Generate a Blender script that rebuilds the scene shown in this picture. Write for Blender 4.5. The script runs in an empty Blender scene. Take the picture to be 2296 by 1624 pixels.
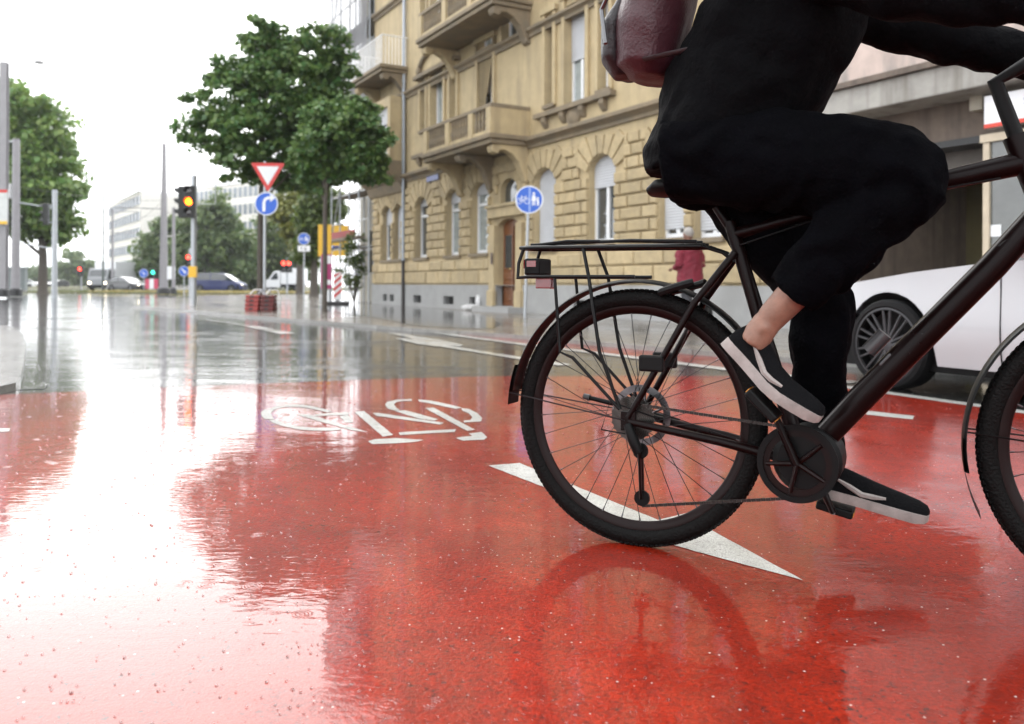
import bpy, bmesh, math, random
import numpy as np
from mathutils import Vector, Matrix, geometry

random.seed(7); np.random.seed(7)
R = math.radians; PI = math.pi
scene = bpy.context.scene
col = scene.collection

# ---------------------------------------------------------------- camera
FPX, CX, HY, ROLL, EYE = 1900.0, 1148.0, 640.0, 0.004, 0.74   # focal length etc. in pixels of a 2296 px wide picture
cam_d = bpy.data.cameras.new('camera'); cam = bpy.data.objects.new('camera', cam_d); col.objects.link(cam)
cam_d.sensor_width = 36.0; cam_d.lens = 36.0 * FPX / 2296.0
cam_d.shift_y = -(812.0 - HY) / 2296.0
cam_d.clip_start = 0.05; cam_d.clip_end = 3000
cam.matrix_world = Matrix.Translation((0, 0, EYE)) @ Matrix.Rotation(R(90), 4, 'X') @ Matrix.Rotation(ROLL, 4, 'Z')
cam_d.dof.use_dof = True; cam_d.dof.focus_distance = 2.35; cam_d.dof.aperture_fstop = 3.6
scene.camera = cam

# ---------------------------------------------------------------- sky (rainy overcast) and sun
SUN_EL, SUN_AZ = R(36), R(-22)
w = bpy.data.worlds.new('World'); scene.world = w; w.use_nodes = True
nt = w.node_tree; nt.nodes.clear()
n_out = nt.nodes.new('ShaderNodeOutputWorld'); n_bg = nt.nodes.new('ShaderNodeBackground')
n_sky = nt.nodes.new('ShaderNodeTexSky'); n_sky.sky_type = 'NISHITA'; n_sky.sun_disc = False
n_sky.sun_elevation = SUN_EL; n_sky.sun_rotation = SUN_AZ; n_sky.air_density = 2.0; n_sky.dust_density = 6.0
n_hs = nt.nodes.new('ShaderNodeHueSaturation'); n_hs.inputs['Saturation'].default_value = 0.12
n_mx = nt.nodes.new('ShaderNodeMix'); n_mx.data_type = 'RGBA'; n_mx.inputs[0].default_value = 0.86
n_mx.inputs[7].default_value = (10.0, 10.2, 10.5, 1)
nt.links.new(n_sky.outputs[0], n_hs.inputs['Color']); nt.links.new(n_hs.outputs[0], n_mx.inputs[6])
nt.links.new(n_mx.outputs[2], n_bg.inputs['Color']); n_bg.inputs['Strength'].default_value = 0.14
nt.links.new(n_bg.outputs[0], n_out.inputs[0])
sun_d = bpy.data.lights.new('sun', 'SUN'); sun = bpy.data.objects.new('sun', sun_d); col.objects.link(sun)
sun_d.energy = 0.55; sun_d.angle = R(55); sun_d.color = (1.0, 0.97, 0.93)
sd = Vector((math.sin(SUN_AZ) * math.cos(SUN_EL), math.cos(SUN_AZ) * math.cos(SUN_EL), math.sin(SUN_EL)))
sun.rotation_euler = sd.to_track_quat('Z', 'Y').to_euler()
vs = scene.view_settings; vs.view_transform = 'Standard'; vs.look = 'None'; vs.gamma = 1.0; vs.use_curve_mapping = False
vs.exposure = 1.08
scene.cycles.use_denoising = True
try: scene.cycles.denoiser = 'OPENIMAGEDENOISE'
except Exception: pass
scene.cycles.max_bounces = 8; scene.cycles.sample_clamp_indirect = 6.0

# ---------------------------------------------------------------- pixels to places
def un(x, y):
    dx, dy = x - CX, HY - y
    return dx * math.cos(ROLL) - dy * math.sin(ROLL), dx * math.sin(ROLL) + dy * math.cos(ROLL)
def G(x, y, z=0.0):
    """point of a level surface at height z"""
    dx, dy = un(x, y); d = FPX * (z - EYE) / dy
    return Vector((dx / FPX * d, d, z))
def AT(x, y, d):
    """point at depth d"""
    dx, dy = un(x, y)
    return Vector((dx / FPX * d, d, EYE + dy / FPX * d))

# ---------------------------------------------------------------- object helpers
def tag(o, label=None, cat=None, group=None, kind=None):
    if label: o['label'] = label
    if cat: o['category'] = cat
    if group: o['group'] = group
    if kind: o['kind'] = kind
    return o
def empty(name, loc, rz=0.0, label=None, cat=None, group=None, scale=1.0):
    o = bpy.data.objects.new(name, None); col.objects.link(o)
    o.location = loc; o.rotation_euler = (0, 0, rz); o.scale = (scale,) * 3; o.empty_display_size = 0.2
    return tag(o, label, cat, group)
def link(name, me, mat, parent=None):
    o = bpy.data.objects.new(name, me); col.objects.link(o)
    if mat is not None and len(me.materials) == 0: me.materials.append(mat)
    if parent is not None: o.parent = parent
    return o
def copy_tree(o, parent=None):
    c = o.copy(); col.objects.link(c); c.parent = parent
    for ch in list(o.children): copy_tree(ch, c)
    return c

class MB:
    """collects faces of one mesh"""
    def __init__(s): s.v = []; s.f = []
    def add(s, vs, fs):
        b = len(s.v); s.v += [tuple(p) for p in vs]; s.f += [tuple(i + b for i in f) for f in fs]; return s
    def box(s, x0, x1, y0, y1, z0, z1):
        return s.add([(x0,y0,z0),(x1,y0,z0),(x1,y1,z0),(x0,y1,z0),(x0,y0,z1),(x1,y0,z1),(x1,y1,z1),(x0,y1,z1)],
                     [(0,3,2,1),(4,5,6,7),(0,1,5,4),(1,2,6,5),(2,3,7,6),(3,0,4,7)])
    def obox(s, c, size, M=None):
        """box about c, turned by the 3x3 M"""
        h = [k / 2 for k in size]; pts = []
        for z in (-1, 1):
            for x, y in ((-1,-1),(1,-1),(1,1),(-1,1)):
                p = Vector((x*h[0], y*h[1], z*h[2]))
                if M is not None: p = M @ p
                pts.append(Vector(c) + p)
        return s.add(pts, [(0,3,2,1),(4,5,6,7),(0,1,5,4),(1,2,6,5),(2,3,7,6),(3,0,4,7)])
    def bblock(s, x0, x1, z0, z1, y0, y1, b=0.02):
        """block on a wall: front at y0 with chamfered edges, back at y1"""
        return s.add([(x0,y1,z0),(x1,y1,z0),(x1,y1,z1),(x0,y1,z1),(x0,y0+b,z0),(x1,y0+b,z0),(x1,y0+b,z1),(x0,y0+b,z1),
                      (x0+b,y0,z0+b),(x1-b,y0,z0+b),(x1-b,y0,z1-b),(x0+b,y0,z1-b)],
                     [(0,1,5,4),(1,2,6,5),(2,3,7,6),(3,0,4,7),(4,5,9,8),(5,6,10,9),(6,7,11,10),(7,4,8,11),(8,9,10,11)])
    def tube(s, pts, r, n=8, caps=True, closed=False, flat=1.0):
        pts = [Vector(p) for p in pts]; m = len(pts)
        rr = r if isinstance(r, (list, tuple)) else [r] * m
        rings = []; ref = None
        for i, p in enumerate(pts):
            if closed: t = pts[(i+1) % m] - pts[i-1]
            else: t = pts[min(i+1, m-1)] - pts[max(i-1, 0)]
            t.normalize()
            if ref is None:
                ref = Vector((0,0,1)) if abs(t.z) < 0.9 else Vector((1,0,0))
            u = ref - t * ref.dot(t)
            if u.length < 1e-5: u = Vector((1,0,0)) - t * t.x
            u.normalize(); v = t.cross(u); ref = u
            rings.append([p + (u * math.cos(2*PI*k/n) * flat + v * math.sin(2*PI*k/n)) * rr[i] for k in range(n)])
        vs = [q for ring in rings for q in ring]; fs = []
        for i in range(m if closed else m - 1):
            j = (i + 1) % m
            for k in range(n):
                fs.append((i*n+k, i*n+(k+1) % n, j*n+(k+1) % n, j*n+k))
        if caps and not closed:
            fs.append(tuple(range(n-1, -1, -1))); fs.append(tuple((m-1)*n+k for k in range(n)))
        return s.add(vs, fs)
    def cyl(s, a, b, r, n=16): return s.tube([a, b], r, n)
    def lathe(s, prof, n=24, M=None, c=(0,0,0)):
        """prof: (radius, height) pairs turned about z"""
        vs = []; fs = []; m = len(prof)
        for i, (r, z) in enumerate(prof):
            for k in range(n):
                p = Vector((r*math.cos(2*PI*k/n), r*math.sin(2*PI*k/n), z))
                if M is not None: p = M @ p
                vs.append(p + Vector(c))
        for i in range(m-1):
            for k in range(n): fs.append((i*n+k, i*n+(k+1) % n, (i+1)*n+(k+1) % n, (i+1)*n+k))
        return s.add(vs, fs)
    def prism(s, poly, h0, h1, fr=lambda x, y, z: (x, y, z)):
        """poly in (x, y), extruded from h0 to h1; fr maps to space"""
        n = len(poly)
        tri = geometry.tessellate_polygon([[Vector((p[0], p[1], 0)) for p in poly]])
        vs = [fr(p[0], p[1], h0) for p in poly] + [fr(p[0], p[1], h1) for p in poly]
        fs = [tuple(t) for t in tri] + [tuple(i + n for i in reversed(t)) for t in tri]
        fs += [(i, (i+1) % n, (i+1) % n + n, i + n) for i in range(n)]
        return s.add(vs, fs)
    def grid(s, rows, closed_u=False):
        """rows: equal-length lists of points"""
        n = len(rows[0]); vs = [p for r in rows for p in r]; fs = []
        for i in range(len(rows)-1):
            for k in range(n if closed_u else n-1):
                fs.append((i*n+k, i*n+(k+1) % n, (i+1)*n+(k+1) % n, (i+1)*n+k))
        return s.add(vs, fs)
    def mesh(s, name, smooth=False, recalc=True):
        me = bpy.data.meshes.new(name); me.from_pydata([tuple(p) for p in s.v], [], s.f); me.validate()
        if recalc:
            bm = bmesh.new(); bm.from_mesh(me); bmesh.ops.recalc_face_normals(bm, faces=bm.faces); bm.to_mesh(me); bm.free()
        if smooth:
            me.polygons.foreach_set('use_smooth', [True] * len(me.polygons))
            try: me.set_sharp_from_angle(angle=R(smooth if not isinstance(smooth, bool) else 40))
            except Exception: pass
        me.update(); return me
    def build(s, name, mat, parent=None, smooth=False, bevel=0.0, recalc=True):
        o = link(name, s.mesh(name, smooth, recalc), mat, parent)
        if bevel:
            m = o.modifiers.new('bevel', 'BEVEL'); m.width = bevel; m.segments = 2; m.limit_method = 'ANGLE'
        return o

def wall_with_holes(outer, holes, depth, back=None):
    """flat wall in (x, z) facing -y with openings and their reveals; returns MB"""
    m = MB()
    loops = [[Vector((p[0], p[1], 0)) for p in outer]] + [[Vector((p[0], p[1], 0)) for p in h] for h in holes]
    tri = geometry.tessellate_polygon(loops)
    flat = [p for l in loops for p in l]
    m.add([(p.x, 0, p.y) for p in flat], [tuple(t) for t in tri])
    for h in holes:
        n = len(h)
        m.add([(p[0], 0, p[1]) for p in h] + [(p[0], depth, p[1]) for p in h],
              [(i, (i+1) % n, (i+1) % n + n, i + n) for i in range(n)])
    return m
def opening(x0, x1, z0, z1, arch=0.0, n=10):
    """loop of a window opening; arch = rise of the curved head within z1"""
    if arch <= 0: return [(x0, z0), (x1, z0), (x1, z1), (x0, z1)]
    c = (x0 + x1) / 2; a = (x1 - x0) / 2
    return [(x0, z0), (x1, z0)] + [(c + a * math.cos(PI*k/n), z1 - arch + arch * math.sin(PI*k/n)) for k in range(n+1)]

# ---------------------------------------------------------------- materials
MATS = {}
def mat(name, base=(0.5,0.5,0.5), rough=0.5, metal=0.0, vary=0.0, scale=8.0, bump=0.0, bscale=60.0, coat=0.0, coat_rough=0.05,
        emit=None, estr=0.0, spec=0.5, stain=None, stain_scale=(1,1,1), stain_amt=0.5, detail=6.0, transl=0.0, per_obj=0.0):
    """principled surface with noise in colour, gloss and relief (object coordinates)"""
    if name in MATS: return MATS[name]
    m = bpy.data.materials.new(name); m.use_nodes = True; MATS[name] = m
    t = m.node_tree; b = t.nodes['Principled BSDF']; N = t.nodes.new; L = t.links.new
    b.inputs['Base Color'].default_value = (*base, 1); b.inputs['Roughness'].default_value = rough
    b.inputs['Metallic'].default_value = metal; b.inputs['Specular IOR Level'].default_value = spec
    b.inputs['Coat Weight'].default_value = coat; b.inputs['Coat Roughness'].default_value = coat_rough
    tc = N('ShaderNodeTexCoord')
    if vary:
        nz = N('ShaderNodeTexNoise'); nz.inputs['Scale'].default_value = scale; nz.inputs['Detail'].default_value = detail
        nz.inputs['Roughness'].default_value = 0.65
        L(tc.outputs['Object'], nz.inputs['Vector'])
        rp = N('ShaderNodeMapRange'); rp.inputs[1].default_value = 0.25; rp.inputs[2].default_value = 0.75
        rp.inputs[3].default_value = 1 - vary; rp.inputs[4].default_value = 1 + vary
        L(nz.outputs['Fac'], rp.inputs[0])
        mx = N('ShaderNodeMix'); mx.data_type = 'RGBA'; mx.blend_type = 'MULTIPLY'; mx.inputs[0].default_value = 1.0
        mx.inputs[6].default_value = (*base, 1); L(rp.outputs[0], mx.inputs[7])
        src = mx.outputs[2]
        if stain is not None:
            mp = N('ShaderNodeMapping'); mp.inputs['Scale'].default_value = stain_scale; L(tc.outputs['Object'], mp.inputs[0])
            n2 = N('ShaderNodeTexNoise'); n2.inputs['Scale'].default_value = 1.0; n2.inputs['Detail'].default_value = 5; L(mp.outputs[0], n2.inputs['Vector'])
            cr = N('ShaderNodeMapRange'); cr.inputs[1].default_value = 0.48; cr.inputs[2].default_value = 0.72; cr.inputs[3].default_value = 0; cr.inputs[4].default_value = stain_amt
            L(n2.outputs['Fac'], cr.inputs[0])
            m2 = N('ShaderNodeMix'); m2.data_type = 'RGBA'; L(cr.outputs[0], m2.inputs[0]); L(src, m2.inputs[6]); m2.inputs[7].default_value = (*stain, 1)
            src = m2.outputs[2]
        if per_obj:
            oi = N('ShaderNodeObjectInfo'); pr = N('ShaderNodeMapRange'); pr.inputs[3].default_value = 1 - per_obj; pr.inputs[4].default_value = 1 + per_obj; L(oi.outputs['Random'], pr.inputs[0])
            m3 = N('ShaderNodeMix'); m3.data_type = 'RGBA'; m3.blend_type = 'MULTIPLY'; m3.inputs[0].default_value = 1.0; L(src, m3.inputs[6]); L(pr.outputs[0], m3.inputs[7]); src = m3.outputs[2]
        L(src, b.inputs['Base Color'])
        r2 = N('ShaderNodeMapRange'); r2.inputs[3].default_value = max(0.02, rough - 0.12); r2.inputs[4].default_value = min(1, rough + 0.12)
        L(nz.outputs['Fac'], r2.inputs[0]); L(r2.outputs[0], b.inputs['Roughness'])
    if bump:
        nb = N('ShaderNodeTexNoise'); nb.inputs['Scale'].default_value = bscale; nb.inputs['Detail'].default_value = 4
        L(tc.outputs['Object'], nb.inputs['Vector'])
        bp = N('ShaderNodeBump'); bp.inputs['Strength'].default_value = bump; bp.inputs['Distance'].default_value = 0.01
        L(nb.outputs['Fac'], bp.inputs['Height']); L(bp.outputs[0], b.inputs['Normal'])
    if emit is not None:
        b.inputs['Emission Color'].default_value = (*emit, 1); b.inputs['Emission Strength'].default_value = estr
    if transl:
        ts = N('ShaderNodeBsdfTranslucent'); ms = N('ShaderNodeMixShader'); ms.inputs[0].default_value = transl
        ts.inputs['Color'].default_value = (*[min(1, c * 1.6) for c in base], 1)
        L(b.outputs[0], ms.inputs[1]); L(ts.outputs[0], ms.inputs[2]); L(ms.outputs[0], t.nodes['Material Output'].inputs[0])
    return m

def leaf_mat(name, c1, c2, transl=0.3):
    if name in MATS: return MATS[name]
    m = bpy.data.materials.new(name); m.use_nodes = True; MATS[name] = m
    t = m.node_tree; b = t.nodes['Principled BSDF']; N = t.nodes.new; L = t.links.new
    gi = N('ShaderNodeNewGeometry'); rp = N('ShaderNodeValToRGB')
    rp.color_ramp.elements[0].color = (*c1, 1); rp.color_ramp.elements[1].color = (*c2, 1)
    e = rp.color_ramp.elements.new(0.93); e.color = tuple(0.5*(a+d) for a, d in zip((*c2, 1), (0.16, 0.17, 0.02, 1)))
    L(gi.outputs['Random Per Island'], rp.inputs[0]); L(rp.outputs[0], b.inputs['Base Color'])
    b.inputs['Roughness'].default_value = 0.34
    ts = N('ShaderNodeBsdfTranslucent'); ms = N('ShaderNodeMixShader'); ms.inputs[0].default_value = transl
    L(rp.outputs[0], ts.inputs['Color']); L(b.outputs[0], ms.inputs[1]); L(ts.outputs[0], ms.inputs[2]); L(ms.outputs[0], t.nodes['Material Output'].inputs[0])
    return m

def wet_mat(name, c_lo, c_hi, speck=None, dark=None, grain=140.0, film=0.55, tint_scale=0.9, grit=0.5, paint=False, ripple=1.0, fall=0.0):
    """rain-wet paving: rough coloured ground under a film of water (coat) that lies deeper in the hollows"""
    if name in MATS: return MATS[name]
    m = bpy.data.materials.new(name); m.use_nodes = True; MATS[name] = m
    t = m.node_tree; b = t.nodes['Principled BSDF']; N = t.nodes.new; L = t.links.new
    geo = N('ShaderNodeNewGeometry'); P = geo.outputs['Position']
    def noise(scale, detail=3.0, rough=0.55, vec=None, dist=0.0):
        n = N('ShaderNodeTexNoise'); n.inputs['Scale'].default_value = scale; n.inputs['Detail'].default_value = detail
        n.inputs['Roughness'].default_value = rough; n.inputs['Distortion'].default_value = dist; L(vec or P, n.inputs['Vector']); return n.outputs['Fac']
    def rng(src, a, c, lo, hi, clamp=True):
        r = N('ShaderNodeMapRange'); r.clamp = clamp
        r.inputs[1].default_value = a; r.inputs[2].default_value = c; r.inputs[3].default_value = lo; r.inputs[4].default_value = hi
        L(src, r.inputs[0]); return r.outputs[0]
    def mixc(f, a, c2):
        x = N('ShaderNodeMix'); x.data_type = 'RGBA'
        if isinstance(f, float): x.inputs[0].default_value = f
        else: L(f, x.inputs[0])
        for k, s in ((6, a), (7, c2)):
            if isinstance(s, tuple): x.inputs[k].default_value = (*s, 1)
            else: L(s, x.inputs[k])
        return x.outputs[2]
    def math_(op, a, c2):
        x = N('ShaderNodeMath'); x.operation = op
        for k, s in ((0, a), (1, c2)):
            if isinstance(s, (int, float)): x.inputs[k].default_value = s
            else: L(s, x.inputs[k])
        return x.outputs[0]
    big = noise(tint_scale, 4); mid = noise(9.0, 4); fine = noise(grain, 3, 0.6)
    c = mixc(rng(big, 0.35, 0.65, 0, 1), c_lo, c_hi)
    c = mixc(rng(mid, 0.42, 0.75, 0, 0.45), c, tuple(x * 0.55 for x in c_lo))
    c = mixc(rng(fine, 0.32, 0.62, 0.62, 0.0), c, tuple(x * 0.22 for x in c_lo))
    tk = N('ShaderNodeMapping'); tk.inputs['Rotation'].default_value = (0, 0, R(31)); tk.inputs['Scale'].default_value = (3.0, 0.16, 1); L(P, tk.inputs[0])
    c = mixc(rng(noise(1.0, 4, 0.6, tk.outputs[0]), 0.40, 0.72, 0, 0.55), c, tuple(x * 0.5 for x in c_lo))
    if dark is not None:      # worn pits where the ground shows
        c = mixc(math_('MULTIPLY', rng(noise(62.0, 4, 0.75), 0.57, 0.63, 0, 1), rng(noise(2.2, 3), 0.42, 0.62, 0.25, 1.0)), c, dark)
    if speck is not None:     # pale stone grains
        v = N('ShaderNodeTexVoronoi'); v.inputs['Scale'].default_value = 55.0; L(P, v.inputs['Vector'])
        sz = N('ShaderNodeSeparateColor'); L(v.outputs['Color'], sz.inputs[0])
        c = mixc(math_('MULTIPLY', rng(v.outputs['Distance'], 0.10, 0.16, 1, 0), rng(sz.outputs[0], 0.9, 0.92, 0, 1)), c, speck)
    L(c, b.inputs['Base Color'])
    # water depth: hollows hold a smooth film, high spots a thin rough one
    dsum = math_('ADD', math_('MULTIPLY', noise(0.42, 3, 0.5), 0.70), math_('MULTIPLY', noise(3.1, 4, 0.6), 0.30))
    if fall:                # the surface falls away to the left, where the water collects
        sx = N('ShaderNodeSeparateXYZ'); L(P, sx.inputs[0]); dsum = math_('ADD', dsum, rng(sx.outputs[0], -1.4, 0.9, fall, -fall))
    deep = rng(dsum, 0.60 - film * 0.35, 0.74 - film * 0.35, 0, 1)
    b.inputs['Roughness'].default_value = 0.5 if not paint else 0.55
    b.inputs['Specular IOR Level'].default_value = 0.12
    L(rng(deep, 0, 1, 0.72, 1.0), b.inputs['Coat Weight'])
    L(rng(deep, 0, 1, 0.09, 0.008), b.inputs['Coat Roughness'])
    b.inputs['Coat IOR'].default_value = 1.33
    bp = N('ShaderNodeBump'); bp.inputs['Strength'].default_value = grit; bp.inputs['Distance'].default_value = 0.004; L(fine, bp.inputs['Height'])
    L(bp.outputs[0], b.inputs['Normal'])
    # ripples of the film: wind ruffle + rings of drops + grit poking through where shallow
    mp = N('ShaderNodeMapping'); mp.inputs['Scale'].default_value = (0.55, 1.25, 1.0); mp.inputs['Rotation'].default_value = (0, 0, 0.25); L(P, mp.inputs[0])
    rip = noise(34.0, 2.5, 0.5, mp.outputs[0], 0.4); rip2 = noise(7.0, 2, 0.5, mp.outputs[0], 0.3)
    vd = N('ShaderNodeTexVoronoi'); vd.inputs['Scale'].default_value = 10.0; L(P, vd.inputs['Vector'])
    ring = math_('MULTIPLY', math_('SINE', math_('MULTIPLY', vd.outputs['Distance'], 90.0), 0), rng(vd.outputs['Distance'], 0.05, 0.33, 1, 0))
    sepc = N('ShaderNodeSeparateColor'); L(vd.outputs['Color'], sepc.inputs[0])
    ring = math_('MULTIPLY', ring, rng(sepc.outputs[1], 0.62, 0.64, 0, 1))
    h = math_('ADD', math_('MULTIPLY', rip, 0.0011 * ripple), math_('MULTIPLY', rip2, 0.0012 * ripple))
    und = noise(1.5, 3, 0.55, mp.outputs[0], 0.6)
    h = math_('ADD', h, math_('MULTIPLY', und, 0.0065 * ripple))
    h = math_('ADD', h, math_('MULTIPLY', ring, 0.00035 * ripple))
    h = math_('ADD', h, math_('MULTIPLY', fine, math_('MULTIPLY', rng(deep, 0, 1, 1.0, 0.04), 0.0009)))
    bc = N('ShaderNodeBump'); bc.inputs['Strength'].default_value = 1.0; bc.inputs['Distance'].default_value = 1.0; L(h, bc.inputs['Height'])
    L(bc.outputs[0], b.inputs['Coat Normal'])
    return m

M_asphalt = wet_mat('wet_asphalt', (0.012, 0.013, 0.013), (0.030, 0.030, 0.029), speck=(0.16, 0.16, 0.15), grain=150, film=0.70, ripple=0.85)
M_red = wet_mat('wet_red_surfacing', (0.24, 0.010, 0.001), (0.40, 0.021, 0.003), speck=(0.6, 0.5, 0.46), dark=(0.030, 0.008, 0.007), grain=120, film=0.82, grit=1.0, ripple=0.42, fall=0.09)
M_paint = wet_mat('wet_road_paint', (0.60, 0.60, 0.56), (0.74, 0.73, 0.69), dark=(0.22, 0.20, 0.18), grain=260, film=0.5, grit=0.9, paint=True, ripple=0.7)
M_pave = wet_mat('wet_paving', (0.20, 0.175, 0.145), (0.30, 0.27, 0.23), grain=90, film=0.35, ripple=0.6)
M_kerb = wet_mat('wet_kerb_stone', (0.24, 0.23, 0.21), (0.34, 0.33, 0.31), grain=120, film=0.3, ripple=0.5)
M_puddle = wet_mat('puddle_water', (0.030, 0.028, 0.024), (0.055, 0.05, 0.042), grain=60, film=1.6, grit=0.2, ripple=0.5)
# ================================================================ ground
_jr = random.Random(3)
def sheet(name, poly, z, m, parent=None, kind=None, thick=0.0):
    mb = MB()
    if m is M_paint:        # worn, slightly ragged paint edges
        z = .0058 + (z - .008) * .3; q = []; near = min(p[1] for p in poly); stp = .03 if near < 6 else .15; jit = .0016 if near < 6 else .003
        for i, p in enumerate(poly):
            a, b2 = Vector(p), Vector(poly[(i+1) % len(poly)]); n = max(1, min(40, int((b2 - a).length / stp)))
            for k in range(n):
                c = a.lerp(b2, k / n); q.append(Vector((c.x + _jr.uniform(-jit, jit), c.y + _jr.uniform(-jit, jit), 0)))
        poly = q
    if thick:
        mb.prism([(p[0], p[1]) for p in poly], z - thick, z)
    else:
        tri = geometry.tessellate_polygon([[Vector((p[0], p[1], 0)) for p in poly]])
        mb.add([(p[0], p[1], z) for p in poly], [tuple(t) for t in tri])
        # faces up
        v = mb.v; mb.f = [f if ((v[f[1]][0]-v[f[0]][0])*(v[f[2]][1]-v[f[0]][1]) - (v[f[1]][1]-v[f[0]][1])*(v[f[2]][0]-v[f[0]][0])) > 0 else f[::-1] for f in mb.f]
    o = mb.build(name, m, parent, recalc=bool(thick))
    if kind: o['kind'] = kind
    return o
road = sheet('road', [(-900, -80), (900, -80), (900, 1500), (-900, 1500)], 0.0, M_asphalt, kind='structure')

def gp(pts, z=0.0): return [G(x, y, z) for x, y in pts]
red_far = gp([(-500, 903), (0, 887), (300, 873), (600, 861), (850, 852), (1100, 845), (1400, 844), (1640, 845), (1740, 851), (1900, 871), (2212, 915), (2500, 957)])
cyc = sheet('cycle_crossing', red_far + [Vector((7.5, 0.6, 0)), Vector((7.5, -6, 0)), Vector((-9, -6, 0))], 0.004, M_red, kind='structure')
strip_hi = [(930, 738), (1152, 753), (1400, 774), (1619, 796), (1760, 815), (1920, 842)]
strip_lo = [(905, 737), (1157, 769), (1400, 798), (1619, 826), (1760, 841), (1920, 857)]
lane = sheet('cycle_lane', gp(strip_hi) + gp(strip_lo)[::-1], 0.004, M_red, kind='structure')

def band(name, pts, wid, z, m, parent):
    """painted line along ground points, width in metres"""
    pts = [Vector(p) for p in pts]; a = []; c = []
    for i, p in enumerate(pts):
        t = pts[min(i+1, len(pts)-1)] - pts[max(i-1, 0)]; t.z = 0; t.normalize(); nrm = Vector((-t.y, t.x, 0)) * wid / 2
        a.append(p + nrm); c.append(p - nrm)
    return sheet(name, a + c[::-1], z, m, parent)
band('lane_line', gp([(873, 733), (1157, 771), (1400, 800), (1619, 828), (1760, 843), (1920, 859)]), 0.17, 0.008, M_paint, road)
band('lane_line', gp([(1745, 851), (1900, 870), (2212, 914), (2480, 953)]), 0.12, 0.0085, M_paint, cyc)
band('lane_line', gp([(897, 760), (1020, 781), (1145, 801), (1268, 820)]), 0.16, 0.008, M_paint, road)
band('lane_line', gp([(440, 714), (560, 732), (646, 749)]), 0.24, 0.008, M_paint, road)
band('lane_line', gp([(930, 739), (1152, 752), (1400, 773), (1619, 795)]), 0.09, 0.0082, M_paint, lane)
sheet('turn_arrow', gp([(868, 747), (905, 749), (945, 757), (985, 762), (1040, 775), (1030, 778), (975, 772), (985, 779), (940, 773), (900, 764), (925, 761)]), 0.009, M_paint, road)
sheet('lane_line', gp([(0, 963), (24, 963), (20, 970), (0, 971)]), 0.008, M_paint, cyc)
sheet('lane_line', gp([(1942, 923), (2050, 935), (2047, 943), (1942, 932)]), 0.008, M_paint, cyc)
# seams of the stop line beyond the crossing, tar patches on the asphalt
q4 = 1 / 1.784
sheet('arrow_marking', gp([(x*q4, y*q4) for x, y in [(1953,1868),(2078,1858),(2360,1975),(2632,2087),(2775,2052),(2845,2128),(3020,2225),(3212,2330),(2940,2257),(2680,2185),(2555,2150),(2420,2062),(2240,1980)]]), 0.008, M_paint, cyc)
sym = {  # bicycle symbol painted on the crossing, stroke by stroke
 'a': [(620,178),(650,164),(700,156),(760,156),(820,165),(880,178),(925,190),(905,195),(850,182),(790,170),(740,167),(690,168),(655,175),(640,182)],
 'b': [(612,180),(585,185),(572,198),(574,214),(590,230),(632,232),(618,216),(612,200),(628,183)],
 'c': [(612,236),(640,235),(690,255),(760,270),(840,277),(920,276),(965,277),(972,285),(920,290),(840,289),(760,283),(680,266),(635,250)],
 'd': [(972,216),(1005,211),(1025,230),(1030,248),(1000,248),(992,236)],
 'e': [(850,208),(870,203),(1012,197),(1010,208),(835,215)],
 'f': [(748,208),(800,206),(1115,298),(1080,293),(1030,286)],
 'g': [(1048,194),(1090,190),(1235,312),(1190,320)],
 'h': [(1140,200),(1160,199),(1495,250),(1480,258),(1160,214)],
 'i': [(1335,128),(1260,132),(1215,142),(1205,158),(1220,178),(1245,185),(1268,184),(1250,170),(1240,155),(1255,143),(1300,137),(1330,137)],
 'j': [(1250,188),(1300,186),(1380,208),(1465,232),(1450,238),(1380,228),(1310,208)],
 'k': [(1370,130),(1430,136),(1520,155),(1587,172),(1560,178),(1480,160),(1410,145),(1378,141)],
 'l': [(1590,175),(1625,180),(1665,200),(1690,225),(1685,242),(1605,248),(1610,238),(1640,236),(1650,222),(1630,200),(1600,188)],
 'm': [(1408,175),(1445,172),(1652,285),(1620,291)],
 'n': [(1272,300),(1300,298),(1560,283),(1550,296),(1280,312)],
 'o': [(1565,328),(1600,322),(1650,318),(1630,305),(1690,298),(1715,325),(1700,336),(1600,341)],
 'p': [(1120,345),(1150,335),(1260,330),(1390,338),(1360,346),(1240,355),(1140,358)]}
def grow(poly, d):
    ar = sum(p.x*q.y - q.x*p.y for p, q in zip(poly, poly[1:] + poly[:1])); s = 1 if ar > 0 else -1; out = []
    for i, p in enumerate(poly):
        e1 = (p - poly[i-1]).normalized(); e2 = (poly[(i+1) % len(poly)] - p).normalized(); n = Vector((e1.y + e2.y, -e1.x - e2.x, 0))
        if n.length < .3: n = n if n.length > 1e-6 else Vector((e1.y, -e1.x, 0))
        out.append(p + n.normalized() * d * s)
    return out
for k, p in sym.items():
    sheet('bicycle_symbol_stroke', grow(gp([(336.3 + .4394*x, 840.8 + .4394*y) for x, y in p]), .006), 0.008, M_paint, cyc)

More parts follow.
